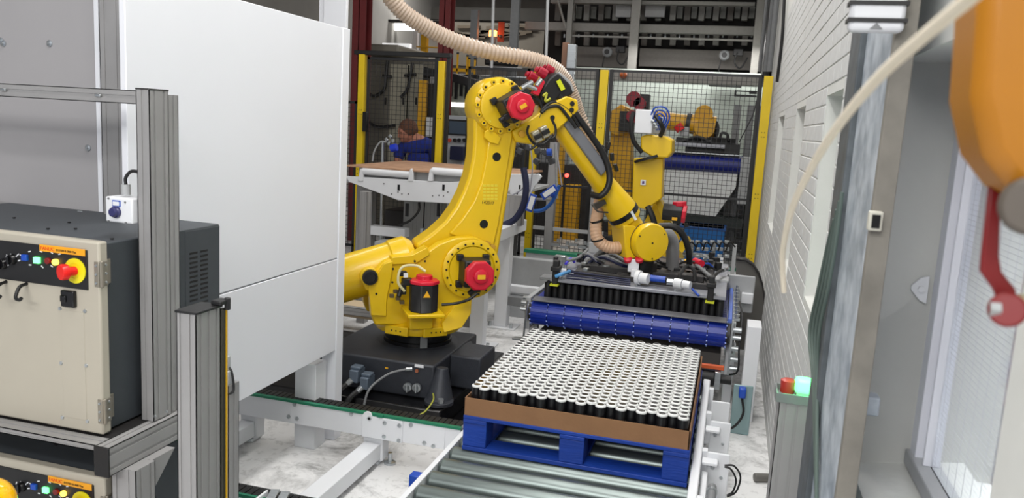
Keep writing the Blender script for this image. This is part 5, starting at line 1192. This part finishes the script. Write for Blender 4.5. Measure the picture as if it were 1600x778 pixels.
# ================================================================== WHITE PANEL ENCLOSURE (left)
en = thing('white_enclosure', 'large smooth white sheet-metal enclosure left of the big robot', 'enclosure', (-2.0, 3.0, 0))
B().box(-1.975, -1.95, 2.22, 3.70, 1.004, 2.17).fin('upper_sheet', WPAN, en, .003)
B().box(-1.975, -1.95, 2.22, 3.70, .505, .998).fin('lower_sheet', WPAN, en, .003)
B().box(-2.03, -1.945, 3.70, 3.775, .0, 2.172).fin('corner_post', WPAN, en, .004)
B().box(-2.10, -1.98, 3.55, 3.66, .0, .46).fin('inner_leg', WHT, en, .003)
B().box(-3.4, -1.98, 2.3, 2.34, .55, .60).box(-2.02, -1.98, 2.3, 3.7, .51, .57).fin('bottom_rail', WHT, en, .003)
B().box(-2.42, -2.38, 4.3, 4.36, .132, 2.9).box(-2.38, -2.235, 4.28, 4.31, 1.6, 2.9).fin('rear_sheet', WPAN, en, .003)
gp = thing('grey_back_panel', 'grey sheet panel with round screws behind the top cabinet at far left', 'panel', (-2.8, 2.4, 1.3))
B().box(-3.8, -2.205, 2.38, 2.40, 1.30, 3.0).fin('sheet', GPAN, gp, .003)
B().box(-2.215, -2.195, 2.37, 2.41, 1.30, 3.0).fin('edge_trim', WPAN, gp, .003)
for x, y in ((78, 68), (138, 231), (2, 64), (6, 68)): p = at(x, y, Y=2.38); B().lathe([(.012, 0), (.012, .004), (.006, .006)], p, (0, -1, 0), 12).lathe([(.005, .006), (.004, .010)], p, (0, -1, 0), 8).fin('screw', STEEL, gp)
alprofile(B(), -2.155, -2.055, 2.33, 2.43, 0, 3.0).fin('rear_post', ALU, gp)

# ================================================================== PROFILE RACK
rk = thing('profile_rack', 'aluminium slotted-profile rack holding the upper controller cabinet', 'rack', (-1.9, 2.0, 0))
alprofile(B(), -1.681, -1.635, 1.95, 2.03, .787, 1.785, pitch=.04).fin('front_upright', ALU, rk)
B().box(-1.682, -1.634, 1.949, 2.031, 1.785, 1.789).fin('end_cap', DRKS, rk)
alprofile(B(), -1.68, -1.64, 2.032, 2.08, .787, 1.775).fin('rear_upright', ALU, rk)
alprofile(B(), -3.2, -1.683, 1.99, 2.03, 1.742, 1.782, ax='x').fin('top_rail', ALU, rk)
alprofile(B(), -3.2, -2.157, 2.33, 2.375, 1.30, 1.345, ax='x').fin('lower_rail', ALU, rk)
for x, y, Y in ((5, 140, 1.985), (153, 149, 1.985), (10, 322, 2.325), (125, 331, 2.325)): p = at(x, y, Y=Y); B().cb(p, .02, .006, .008).fin('slot_nut', STEEL, rk, .002)
alprofile(B(), -1.66, -1.615, 1.745, 2.2, .70, .785, ax='y').fin('side_rail', ALU, rk)
B().box(-1.662, -1.612, 1.738, 1.745, .698, .787).fin('end_cap', BLK, rk, .002)
alprofile(B(), -3.2, -1.662, 1.745, 1.80, .768, .786, ax='x').fin('shelf_front_rail', ALU, rk)
B().box(-3.2, -1.66, 1.80, 2.3, .772, .784).fin('shelf_sheet', DRKS, rk)
alprofile(B(), -1.66, -1.575, 1.80, 1.88, 0, .70).fin('lower_upright', ALU, rk)
B().prism([(-1.62, 1.88, .70), (-1.62, 1.88, .60), (-1.62, 1.98, .70)], (.035, 0, 0)).fin('corner_gusset', ALU, rk)
for x, y in ((243, 650), (261, 643)): p = at(x, y, Y=1.948); B().cyl(p, p+Vector((0, -.004, 0)), .004, n=8).fin('screw', STEEL, rk)

def cabinet(dz, lab):
    c = thing('controller_cabinet', lab, 'cabinet', (-2.1, 2.1, .787+dz))
    o = Vector((0, 0, dz)); YD = 1.80
    def D(x, y, dy=0): return at(x, y, Y=YD-dy)+o
    B().box(-2.62, -1.705, 1.835, 2.37, .789+dz, 1.347+dz).fin('cabinet_body', CABD, c, .004)
    door = B().box(-2.62, -1.684, YD, 1.833, .791+dz, 1.357+dz).fin('door', CABC, c, .006)
    q0, q1 = D(-60, 379), D(137, 391); zt_, zb_ = D(137, 391).z, D(137, 453).z
    B().box(-2.50, q1.x, YD-.004, YD, zb_, zt_).fin('operator_panel', BLK, door, .001)
    l0, l1 = D(64, 388), D(135, 400)
    st_ = B().box(l0.x, l1.x, YD-.0052, YD-.003, l1.z+.000, l1.z+.019).fin('yellow_strip', mat('orange_yellow_strip', (232, 160, 20), .5), door)
    text('lettering', 'FANUC', .015, mat('orange_red_ink', (214, 60, 20), .5), door, facing(Vector((l0.x+.003, YD-.0058, l1.z+.004)), (1, 0, 0), (0, 0, 1)))
    text('lettering', 'SYSTEM R-30iB Plus', .0085, BLK, door, facing(Vector((l0.x+.058, YD-.0058, l1.z+.005)), (1, 0, 0), (0, 0, 1)))
    for x, y, m_, w in ((42, 402, BLUE, .020), (61, 406, EG, .020)): p = D(x, y); B().cb(p+Vector((0, -.006, 0)), w, .012, .018).fin('lamp_button', m_, door, .002)
    for x, y, m_, w in ((78, 407, REDP, .009), (90, 409, EY, .009)): p = D(x, y); B().cyl(p, p+Vector((0, -.012, 0)), w, n=16).fin('round_lamp', m_, door, .001)
    b = B()
    for x, y in ((10, 400), (18, 398), (25, 402), (28, 398), (30, 407), (7, 413), (12, 415), (47, 414), (66, 417), (81, 416), (93, 417), (46, 393), (64, 393), (81, 395), (93, 397), (33, 399)): p = D(x, y, .0045); b.cb(p, .009, .0006, .003, Matrix.Rotation(x*.2, 3, 'Y'))
    b.fin('white_markings', WHT, door)
    for x, y in ((6, 412), (20, 405)): p = D(x, y, .004); B().lathe([(.016, 0), (.013, .012), (.012, .013)], p, (0, -1, 0), 16).cb(p+Vector((0, -.015, 0)), .007, .008, .026).fin('rotary_switch', BLKG, door)
    p = D(118, 423, .004); B().lathe([(.036, 0), (.036, .003), (.022, .004), (.022, .003)], p, (0, -1, 0), 32).fin('yellow_collar', mat('collar_yellow', (224, 214, 20), .4), door)
    B().lathe([(.013, .0), (.013, .02), (.022, .024), (.023, .036), (.021, .042), (.0, .044)], p, Vector((-.35, -1, 0)), 24).fin('emergency_stop', mat('stop_red', (226, 30, 24), .3), door)
    for x, y in ((10, 440), (42, 443)): p = D(x, y); B().tube([p, p+Vector((.005, -.03, -.005)), p+Vector((.012, -.05, -.03)), p+Vector((.03, -.055, -.034)), p+Vector((.038, -.055, -.028))], .005, n=8).fin('cable_hook', BLK, door)
    p = D(110, 466); B().cb(p+Vector((0, -.006, 0)), .046, .014, .048).cb(p+Vector((-.012, -.014, 0)), .02, .006, .02).fin('door_latch', BLKG, door, .003)
    a_, e_ = D(95, 478), D(136, 657); b = B().box(a_.x, e_.x, YD-.0012, YD, e_.z, a_.z-.01); b.fin('inspection_cover', CABC, door, .0006)
    for x, y in ((94, 482), (133, 486), (96, 567), (135, 571), (98, 652), (137, 658)): p = D(x, y); B().lathe([(.006, 0), (.005, .003)], p, (0, -1, 0), 10).fin('screw', STEEL, door)
    for y in (430, 644):
        zc = D(162, y).z; h = B().box(-1.7, -1.683, YD-.003, YD+.01, zc-.036, zc+.036).box(-1.704, -1.699, YD+.02, YD+.06, zc-.036, zc+.036).cyl((-1.682, YD+.006, zc-.038), (-1.682, YD+.006, zc+.038), .006, n=10).box(-1.705, -1.682, YD+.004, YD+.032, zc-.036, zc+.036).fin('hinge', mat('hinge_nickel', (150, 144, 132), .35, .6), c, .002)
        for dz_ in (-.025, 0, .025): B().lathe([(.004, 0), (.003, .003)], (-1.692, YD-.003, zc+dz_), (0, -1, 0), 8).lathe([(.004, 0), (.003, .003)], (-1.682, YD+.022, zc+dz_), (1, 0, 0), 8).fin('screw', STEEL, h)
    for x, y in ((22, 341), (75, 358), (118, 358), (108, 348), (175, 374)): p = at(x, y, Z=1.348)+o; B().cyl(p, p+Vector((0, 0, .004)), .005, n=8).fin('screw', BLK, c)
    b = B()
    for r_ in range(16):
        for k in range(2): b.box(-1.706, -1.7035, 2.21+k*.055, 2.25+k*.055, .90+dz+r_*.016+.12, .907+dz+r_*.016+.12)
    b.fin('vent_louvres', BLK, c)
    B().box(-1.708, -1.704, 2.19, 2.37, .80+dz, 1.34+dz).fin('vent_plate', CABD, c, .001)
    return c
cabinet(0, 'upper cream-fronted controller cabinet with black switch panel and red stop button')
cabinet(-.70, 'lower cream-fronted controller cabinet, cut off by the bottom edge')
# push button box on the post
pb = thing('push_button_box', 'small white box with dark blue push button clipped to the rack post', 'button box', at(190, 350, Y=1.955))
p0, p1 = at(168, 306, Y=1.94), at(211, 350, Y=1.94)
B().box(p0.x, p1.x, 1.93, 1.99, p1.z, p0.z).fin('box_body', WHT, pb, .005)
p = at(182, 331, Y=1.93); B().lathe([(.017, 0), (.017, .008), (.014, .01), (.013, .018), (.011, .02)], p, (0, -1, 0), 22).fin('button', mat('indigo_button', (48, 48, 96), .3), pb)
p = at(182, 318, Y=1.929); B().cb(p, .028, .003, .018).fin('button_legend', BLUE, pb); B().cb(p+Vector((0, -.002, 0)), .022, .002, .012).fin('legend_label', WHT, pb)
for x, y in ((170, 310), (196, 316), (170, 345), (197, 348)): p = at(x, y, Y=1.93); B().cyl(p, p+Vector((0, -.003, 0)), .003, n=8).fin('screw', MGREY, pb)
g = at(197, 304, Y=1.96); B().cyl(g, g+Vector((0, 0, .03)), .013, n=14).fin('cable_gland', LGREY, pb); B().tube([g+Vector((0, 0, .03)), g+Vector((0, 0, .05)), g+Vector((.02, 0, .07)), g+Vector((.05, .0, .07))], .005).fin('cable', BLK, pb)

# ================================================================== FRONT POST WITH LIGHT CURTAIN
fp = thing('guard_post', 'slotted aluminium guard post with black top plate in the left foreground', 'post', (-1.21, 1.64, 0))
alprofile(B(), -1.273, -1.217, 1.60, 1.695, 0, 1.25, pitch=.032).fin('post_body', ALU, fp)
B().box(-1.276, -1.213, 1.597, 1.70, 1.25, 1.256).fin('top_plate', BLK, fp, .001)
B().box(-1.235, -1.205, 1.68, 1.72, 1.256, 1.268).cyl((-1.208, 1.712, 1.24), (-1.208, 1.712, 1.272), .008, n=10).fin('black_bracket', BLK, fp, .003)
B().box(-1.225, -1.213, 1.697, 1.712, .05, 1.245).fin('light_curtain', mat('dark_curtain_window', (50, 48, 38), .3), fp, .002)
B().box(-1.224, -1.210, 1.7121, 1.716, .05, 1.24).fin('yellow_edge', mat('light_curtain_yellow', (190, 150, 30), .4), fp, .001)
p = at(358, 600, Y=2.3)
f2 = thing('slim_post', 'slim grey aluminium post with sensor and black cable right of the guard post', 'post', (p.x, 2.3, 0))
alprofile(B(), p.x-.045, p.x+.012, 2.28, 2.34, 0, p.z-.0).fin('post_body', ALU, f2)
B().box(p.x-.02, p.x+.008, 2.28, 2.31, p.z, p.z+.05).box(p.x-.02, p.x+.0, 2.28, 2.31, p.z+.055, p.z+.1).fin('sensor', LGREY, f2, .003)
B().tube([p+Vector((0, 0, .06)), p+Vector((.012, 0, .04)), p+Vector((.018, 0, -.02)), p+Vector((.008, -.02, -.03))], .004, n=6).tube([p+Vector((-.02, -.03, .03)), p+Vector((.005, -.03, .045))], .004, n=6, k=1).fin('cable', BLK, f2)

# ================================================================== NEAR CHAIN CONVEYOR
cc = thing('chain_conveyor', 'white cross conveyor beam with black chain and green edge running in from the left', 'conveyor', (-1.8, 3.5, 0))
B().box(-2.9, -1.24, 3.495, 3.505, .150, .264).prism([(-1.24, 3.495, .264), (-1.16, 3.495, .264), (-1.18, 3.495, .15), (-1.24, 3.495, .15)], (0, .01, 0)).fin('beam', WHT, cc, .002)
B().box(-2.9, -1.16, 3.49, 3.512, .264, .276).fin('green_guide', GREEN, cc)
B().box(-2.9, -1.16, 3.512, 3.60, .20, .262).fin('inner_beam', MGREY, cc)
b = B()
for i in range(56): b.box(-2.85+i*.030, -2.85+i*.030+.025, 3.515, 3.595, .262, .272)
tag(b.fin('chain_links', CHAIN, cc), kind='stuff')
pl = at(566, 660, Y=3.49); pr2 = at(629, 672, Y=3.49)
B().box(pl.x, pr2.x, 3.486, 3.494, .148, .262).fin('joint_plate', WHT, cc, .003)
B().cyl((pl.x+.03, 3.484, .258), (pl.x+.03, 3.494, .258), .026, n=20).fin('plate_lug', WHT, cc)
for x, y in ((577, 654), (601, 661), (624, 665), (600, 682), (623, 688), (460, 632), (549, 647), (642, 664), (451, 651), (464, 654), (663, 692), (677, 697)):
    p = at(x, y, Y=3.485 if 566 < x < 629 else 3.494); B().lathe([(.011, 0), (.011, .003), (.006, .0035), (.006, .001)], p, (0, -1, 0), 12).fin('bolt', STEEL, cc)
p = at(592, 649, Y=3.49); B().cb(p+Vector((.01, 0, 0)), .03, .02, .012).fin('green_clip', GREEN, cc)
for xl_, xr_ in ((-1.685, -1.575), (-2.40, -2.30)):
    B().box(xl_, xr_, 3.51, 3.59, .02, .20).box(xl_+.02, xr_-.02, 3.50, 3.60, 0, .02).fin('leg', WHT, cc, .008)
    B().box(xl_+.01, xr_-.01, 2.42, 3.51, .035, .117).fin('floor_beam', WHT, cc, .004)
B().lathe([(.03, 0), (.03, .01), (.012, .015), (.012, .06)], (-1.55, 3.55, 0), (0, 0, 1), 14).fin('levelling_foot', STEEL, cc)
c2 = thing('front_chain_conveyor', 'second cross conveyor with black chain at the bottom edge, right of the guard posts', 'conveyor', (-1.8, 2.55, 0))
B().box(-2.9, -1.18, 2.585, 2.62, .12, .262).fin('inner_beam', MGREY, c2)
b = B()
for i in range(56): b.box(-2.85+i*.030, -2.85+i*.030+.025, 2.53, 2.60, .262, .272)
tag(b.fin('chain_links', CHAIN, c2), kind='stuff')
B().box(-2.9, -1.18, 2.515, 2.528, .262, .276).fin('green_guide', GREEN, c2)
B().box(-2.9, -1.18, 2.505, 2.515, .12, .262).fin('beam', WHT, c2, .002)
p = at(395, 765, Y=2.47); B().box(p.x-.10, p.x+.01, 2.46, 2.47, .16, .275).box(p.x, p.x+.01, 2.46, 2.56, .16, .29).fin('white_side_plate', WHT, c2, .003)
for x in (430, 446): p = at(x, 768, Y=2.55); B().cb((p.x, 2.53, .285), .035, .10, .012, Matrix.Rotation(.3, 3, 'Z')).fin('steel_strap', STEEL, c2, .002)
for x in (-2.6, -1.3): B().box(x-.04, x+.04, 2.53, 2.6, 0, .12).fin('leg', WHT, c2, .003)
# things behind the left enclosure, beneath the counterbalance
sr = thing('profile_stand', 'grey aluminium profile frame behind the yellow counterbalance cylinder', 'frame', (-2.7, 6.0, 0))
for x, y1 in ((566, 430),): q = at(x, 400, Y=6.0).x; alprofile(B(), q-.04, q+.03, 6.0, 6.08, 0, 1.12).fin('upright', ALU, sr)
alprofile(B(), -3.3, -2.2, 5.5, 5.56, .20, .26, ax='x').fin('low_rail', ALU, sr)
B().box(-3.3, -2.2, 5.58, 5.9, .16, .22).fin('tan_shelf', mat('tan_shelf', (190, 170, 140), .7), sr)
alprofile(B(), -3.3, -2.2, 5.4, 5.46, .04, .10, ax='x').fin('low_rail', ALU, sr)
B().box(-3.4, -2.0, 6.3, 6.34, .0, .30).fin('dark_backing', mat('dim_backing', (110, 108, 104), .7), sr)

# ================================================================== RIGHT SIDE: rail hardware, lamp post, wall steel
rh = thing('rail_hardware', 'white bracket plates and grey tube outside the right rail of the roller conveyor', 'bracket', (.04, 3.5, 0))
for y_, z_ in ((3.85, .30), (3.45, .30)):
    B().box(.003, .10, y_, y_+.012, z_-.20, z_+.07).fin('rounded_plate', WHT, rh, .02)
    B().box(-.018, .05, y_-.06, y_+.0, z_+.03, z_+.045).fin('clamp_block', WHT, rh, .004)
    B().lathe([(.010, 0), (.008, .006)], (.03, y_, z_+.0), (0, -1, 0), 10).lathe([(.008, 0), (.006, .006)], (.07, y_, z_-.04), (0, -1, 0), 10).fin('bolt', STEEL, rh)
B().box(.0, .095, 4.25, 4.262, .12, .34).fin('rounded_plate', WHT, rh, .02)
B().cyl((.035, 3.25, .30), (.035, 2.2, .30), .018, n=14).fin('grey_tube', MGREY, rh)
b = B()
for y in (3.2, 2.9, 2.6): b.lathe([(.022, -.01), (.022, .01)], (.035, y, .30), (0, 1, 0), 14)
b.fin('tube_collars', STEEL, rh)
B().box(-.015, .012, 2.2, 3.4, .2, .30).fin('lower_strip', WHT, rh, .003)
B().tube([at(1132, 727, Y=3.1), at(1147, 728, Y=3.1), at(1157, 745, Y=3.1), at(1150, 768, Y=3.1), at(1136, 776, Y=3.1)], .004, n=6).tube([at(1132, 729, Y=3.08), at(1142, 733, Y=3.08), at(1150, 750, Y=3.08), at(1145, 768, Y=3.08), at(1136, 774, Y=3.08)], .004, n=6).fin('cable_loop', BLK, rh)
p = at(1188, 748, Z=.02); B_ = B().cyl((p.x-.03, p.y, .022), (p.x+.05, p.y+.03, .022), .022, n=16)
tag(B_.fin('floor_fitting', mat('weathered_fitting', (110, 108, 104), .5, .4), None, .003), 'stubby grey cylindrical fitting lying on the floor beside the lamp post', 'fitting')
p = at(1150, 665, Z=.03); tag(B().cb((p.x, p.y, .03), .06, .05, .06, Matrix.Rotation(.6, 3, 'Z')).cyl((p.x-.04, p.y-.05, .01), (p.x, p.y, .06), .008).fin('floor_anchor', DRKS, None, .004), 'small dark anchor bracket on the floor behind the rail plates', 'bracket')

lp_ = thing('lamp_post', 'short slotted aluminium post carrying a glowing green lamp by the right wall', 'post', (.257, 2.65, 0))
alprofile(B(), .208, .318, 2.60, 2.70, 0, .925, pitch=.037).fin('post_body', ALU, lp_)
B().box(.196, .316, 2.595, 2.60, .915, .945).box(.196, .316, 2.70, 2.705, .915, .945).box(.196, .201, 2.60, 2.70, .915, .945).box(.311, .316, 2.60, 2.70, .915, .945).box(.201, .311, 2.60, 2.70, .918, .926).fin('top_tray', MGREY, lp_)
gl = thing('green_lamp', 'glowing green lamp with red base on top of the short post', 'lamp', (.275, 2.64, .926))
B().cb((.278, 2.64, .968), .052, .05, .048).fin('green_lens', EG, gl, .010); B().cb((.278, 2.64, .934), .04, .04, .02).fin('lamp_base', LGREY, gl, .003)
B().lathe([(.022, 0), (.024, .04), (.016, .045)], (.232, 2.65, .935), (0, 0, 1), 16).fin('red_side_cap', mat('brick_red_cap', (170, 40, 34), .4), gl)
l = bpy.data.lights.new('green_glow', 'POINT'); l.energy = .9; l.color = (.1, 1, .35); l.shadow_soft_size = .03; lo = bpy.data.objects.new('green_glow', l); COL.objects.link(lo); lo.location = (.278, 2.60, 1.01)
# galvanised duct on the wall
du = thing('galvanised_duct', 'mottled galvanised steel duct running up the wall beside the window', 'duct', (.28, 1.72, 0))
B().box(.25, .285, 1.61, 1.937, 0, 2.6).box(.285, .329, 1.70, 1.74, 1.2, 1.24).box(.285, .329, 1.70, 1.74, 2.2, 2.24).fin('duct_body', GALV, du, .004)
B().box(.25, .286, 1.585, 1.609, 0, 2.6).fin('brown_grey_edge', mat('drab_edge', (128, 124, 116), .7, noise=.25, scale=14), du, .002)
B().box(.237, .255, 1.94, 2.10, 0, 2.6).fin('dark_flange', mat('dark_galvanised', (92, 98, 102), .55, .3, noise=.3, scale=20), du, .003)
q = at(1367, 345, Y=1.575); B().cb(q, .024, .02, .036).fin('socket', mat('socket_cream', (190, 188, 176), .5), du, .003); B().cb(q+Vector((-.0, -.011, 0)), .014, .004, .024).fin('socket_hole', BLKG, du)
b = B()
for k in range(4): b.tube([at(1316-k*4, 300+k*14, X=.232), at(1306-k*4, 380, X=.232), at(1294-k*5, 450, X=.230), at(1280-k*5, 520, X=.230), at(1277-k*2, 600, X=.238), at(1276, 780, X=.242)], .0045, n=8)
b.tube([(.30, 2.1, 2.6), (.295, 2.1, 1.8), (.27, 2.08, 1.45)], .010).fin('green_cables', GRNC, du)
B().tube([at(1283, 453, X=.31), at(1280, 462, X=.30), at(1286, 470, X=.30), at(1290, 480, X=.31)], .004).fin('loose_wire', BLK, du)
pb2 = thing('isolator_box', 'white box with black straps and grey triangle at the top of the duct', 'box', (.265, 1.47, 2.0))
q0, q1 = at(1331, 0, Y=1.55), at(1413, 50, Y=1.55)
B().box(q0.x, q1.x, 1.55, 1.584, q1.z, q1.z+.16).fin('box_body', WHT, pb2, .008)
for y in (4, 31): q = at(1331, y, Y=1.548); B().box(q0.x-.003, q1.x+.003, 1.546, 1.586, q.z-.003, q.z+.004).fin('black_strap', BLK, pb2)
q = at(1369, 43, Y=1.549); B().prism([q+Vector((-.011, 0, -.003)), q+Vector((.011, 0, -.003)), q+Vector((0, 0, .008))], (0, -.001, 0)).fin('triangle_mark', MGREY, pb2)
# foreground valve and cord
vv = thing('ochre_valve_body', 'large out-of-focus ochre housing in the top right corner', 'housing', (.22, .66, 1.8))
px_ = [(1492, -120), (1484, 60), (1477, 160), (1494, 240), (1530, 288), (1566, 312), (1640, 290), (1700, 160), (1700, -120)]
pp(B(), px_, .70, -.08).fin('housing_body', ORBODY, vv, .012)
B().cyl(at(1612, 322, Y=.60), at(1612, 322, Y=.66), .020, n=24).fin('grey_hub', mat('grey_hub', (84, 76, 68), .5), vv, .004)
lv = thing('red_lever', 'red valve lever with square steel bolt hanging under the ochre housing', 'lever', at(1560, 480, Y=.66))
b = pp(B(), [(1546, 290), (1566, 300), (1562, 400), (1566, 425), (1590, 455), (1582, 474), (1562, 474), (1552, 452), (1532, 424), (1534, 400)], .67, .006)
b.fin('lever_arm', REDP, lv, .002)
B().cyl(at(1574, 484, Y=.65), at(1574, 484, Y=.69), .013, n=20).fin('lever_hub', REDP, lv, .002)
B().cyl(at(1545, 482, Y=.655), at(1562, 483, Y=.655), .006, n=6).fin('bolt', STEEL, lv)
B().cyl(at(1586, 480, Y=.66), at(1640, 478, Y=.66), .010, n=16).fin('brass_stem', mat('pale_brass', (176, 168, 140), .4, .5), lv)
cp = [at(1560, -40, Y=.45), at(1500, 10, Y=.50), at(1440, 60, Y=.56), at(1370, 124, Y=.66), at(1310, 196, Y=.78), at(1268, 262, Y=.92), at(1238, 325, Y=1.06), at(1224, 385, Y=1.2), at(1223, 420, Y=1.26), at(1225, 455, Y=1.30)]
cc_ = B().tube(cp, .0042, n=10, k=8).fin('ivory_cord', ROPE, None); tag(cc_, 'blurred ivory cord arching from the top right corner down in front of the wall', 'cord')
# yellow dome
hh = thing('yellow_dome', 'glossy orange-yellow dome in the bottom left corner before the lower cabinet', 'dome', (at(-14, 790, Y=1.5).x, 1.5, 0))
c0 = at(-16, 786, Y=1.5)
B().ball(c0, .062, 1, 1, 1.05, n=32, z0=-.2).fin('shell', HARD, hh, sharp=80)
B().lathe([(.045, 0), (.045, .02), (.03, .03), (.03, c0.z-.02)], (c0.x, 1.5, 0), (0, 0, 1), 20).fin('stand', MGREY, hh)
bpy.context.view_layer.update()
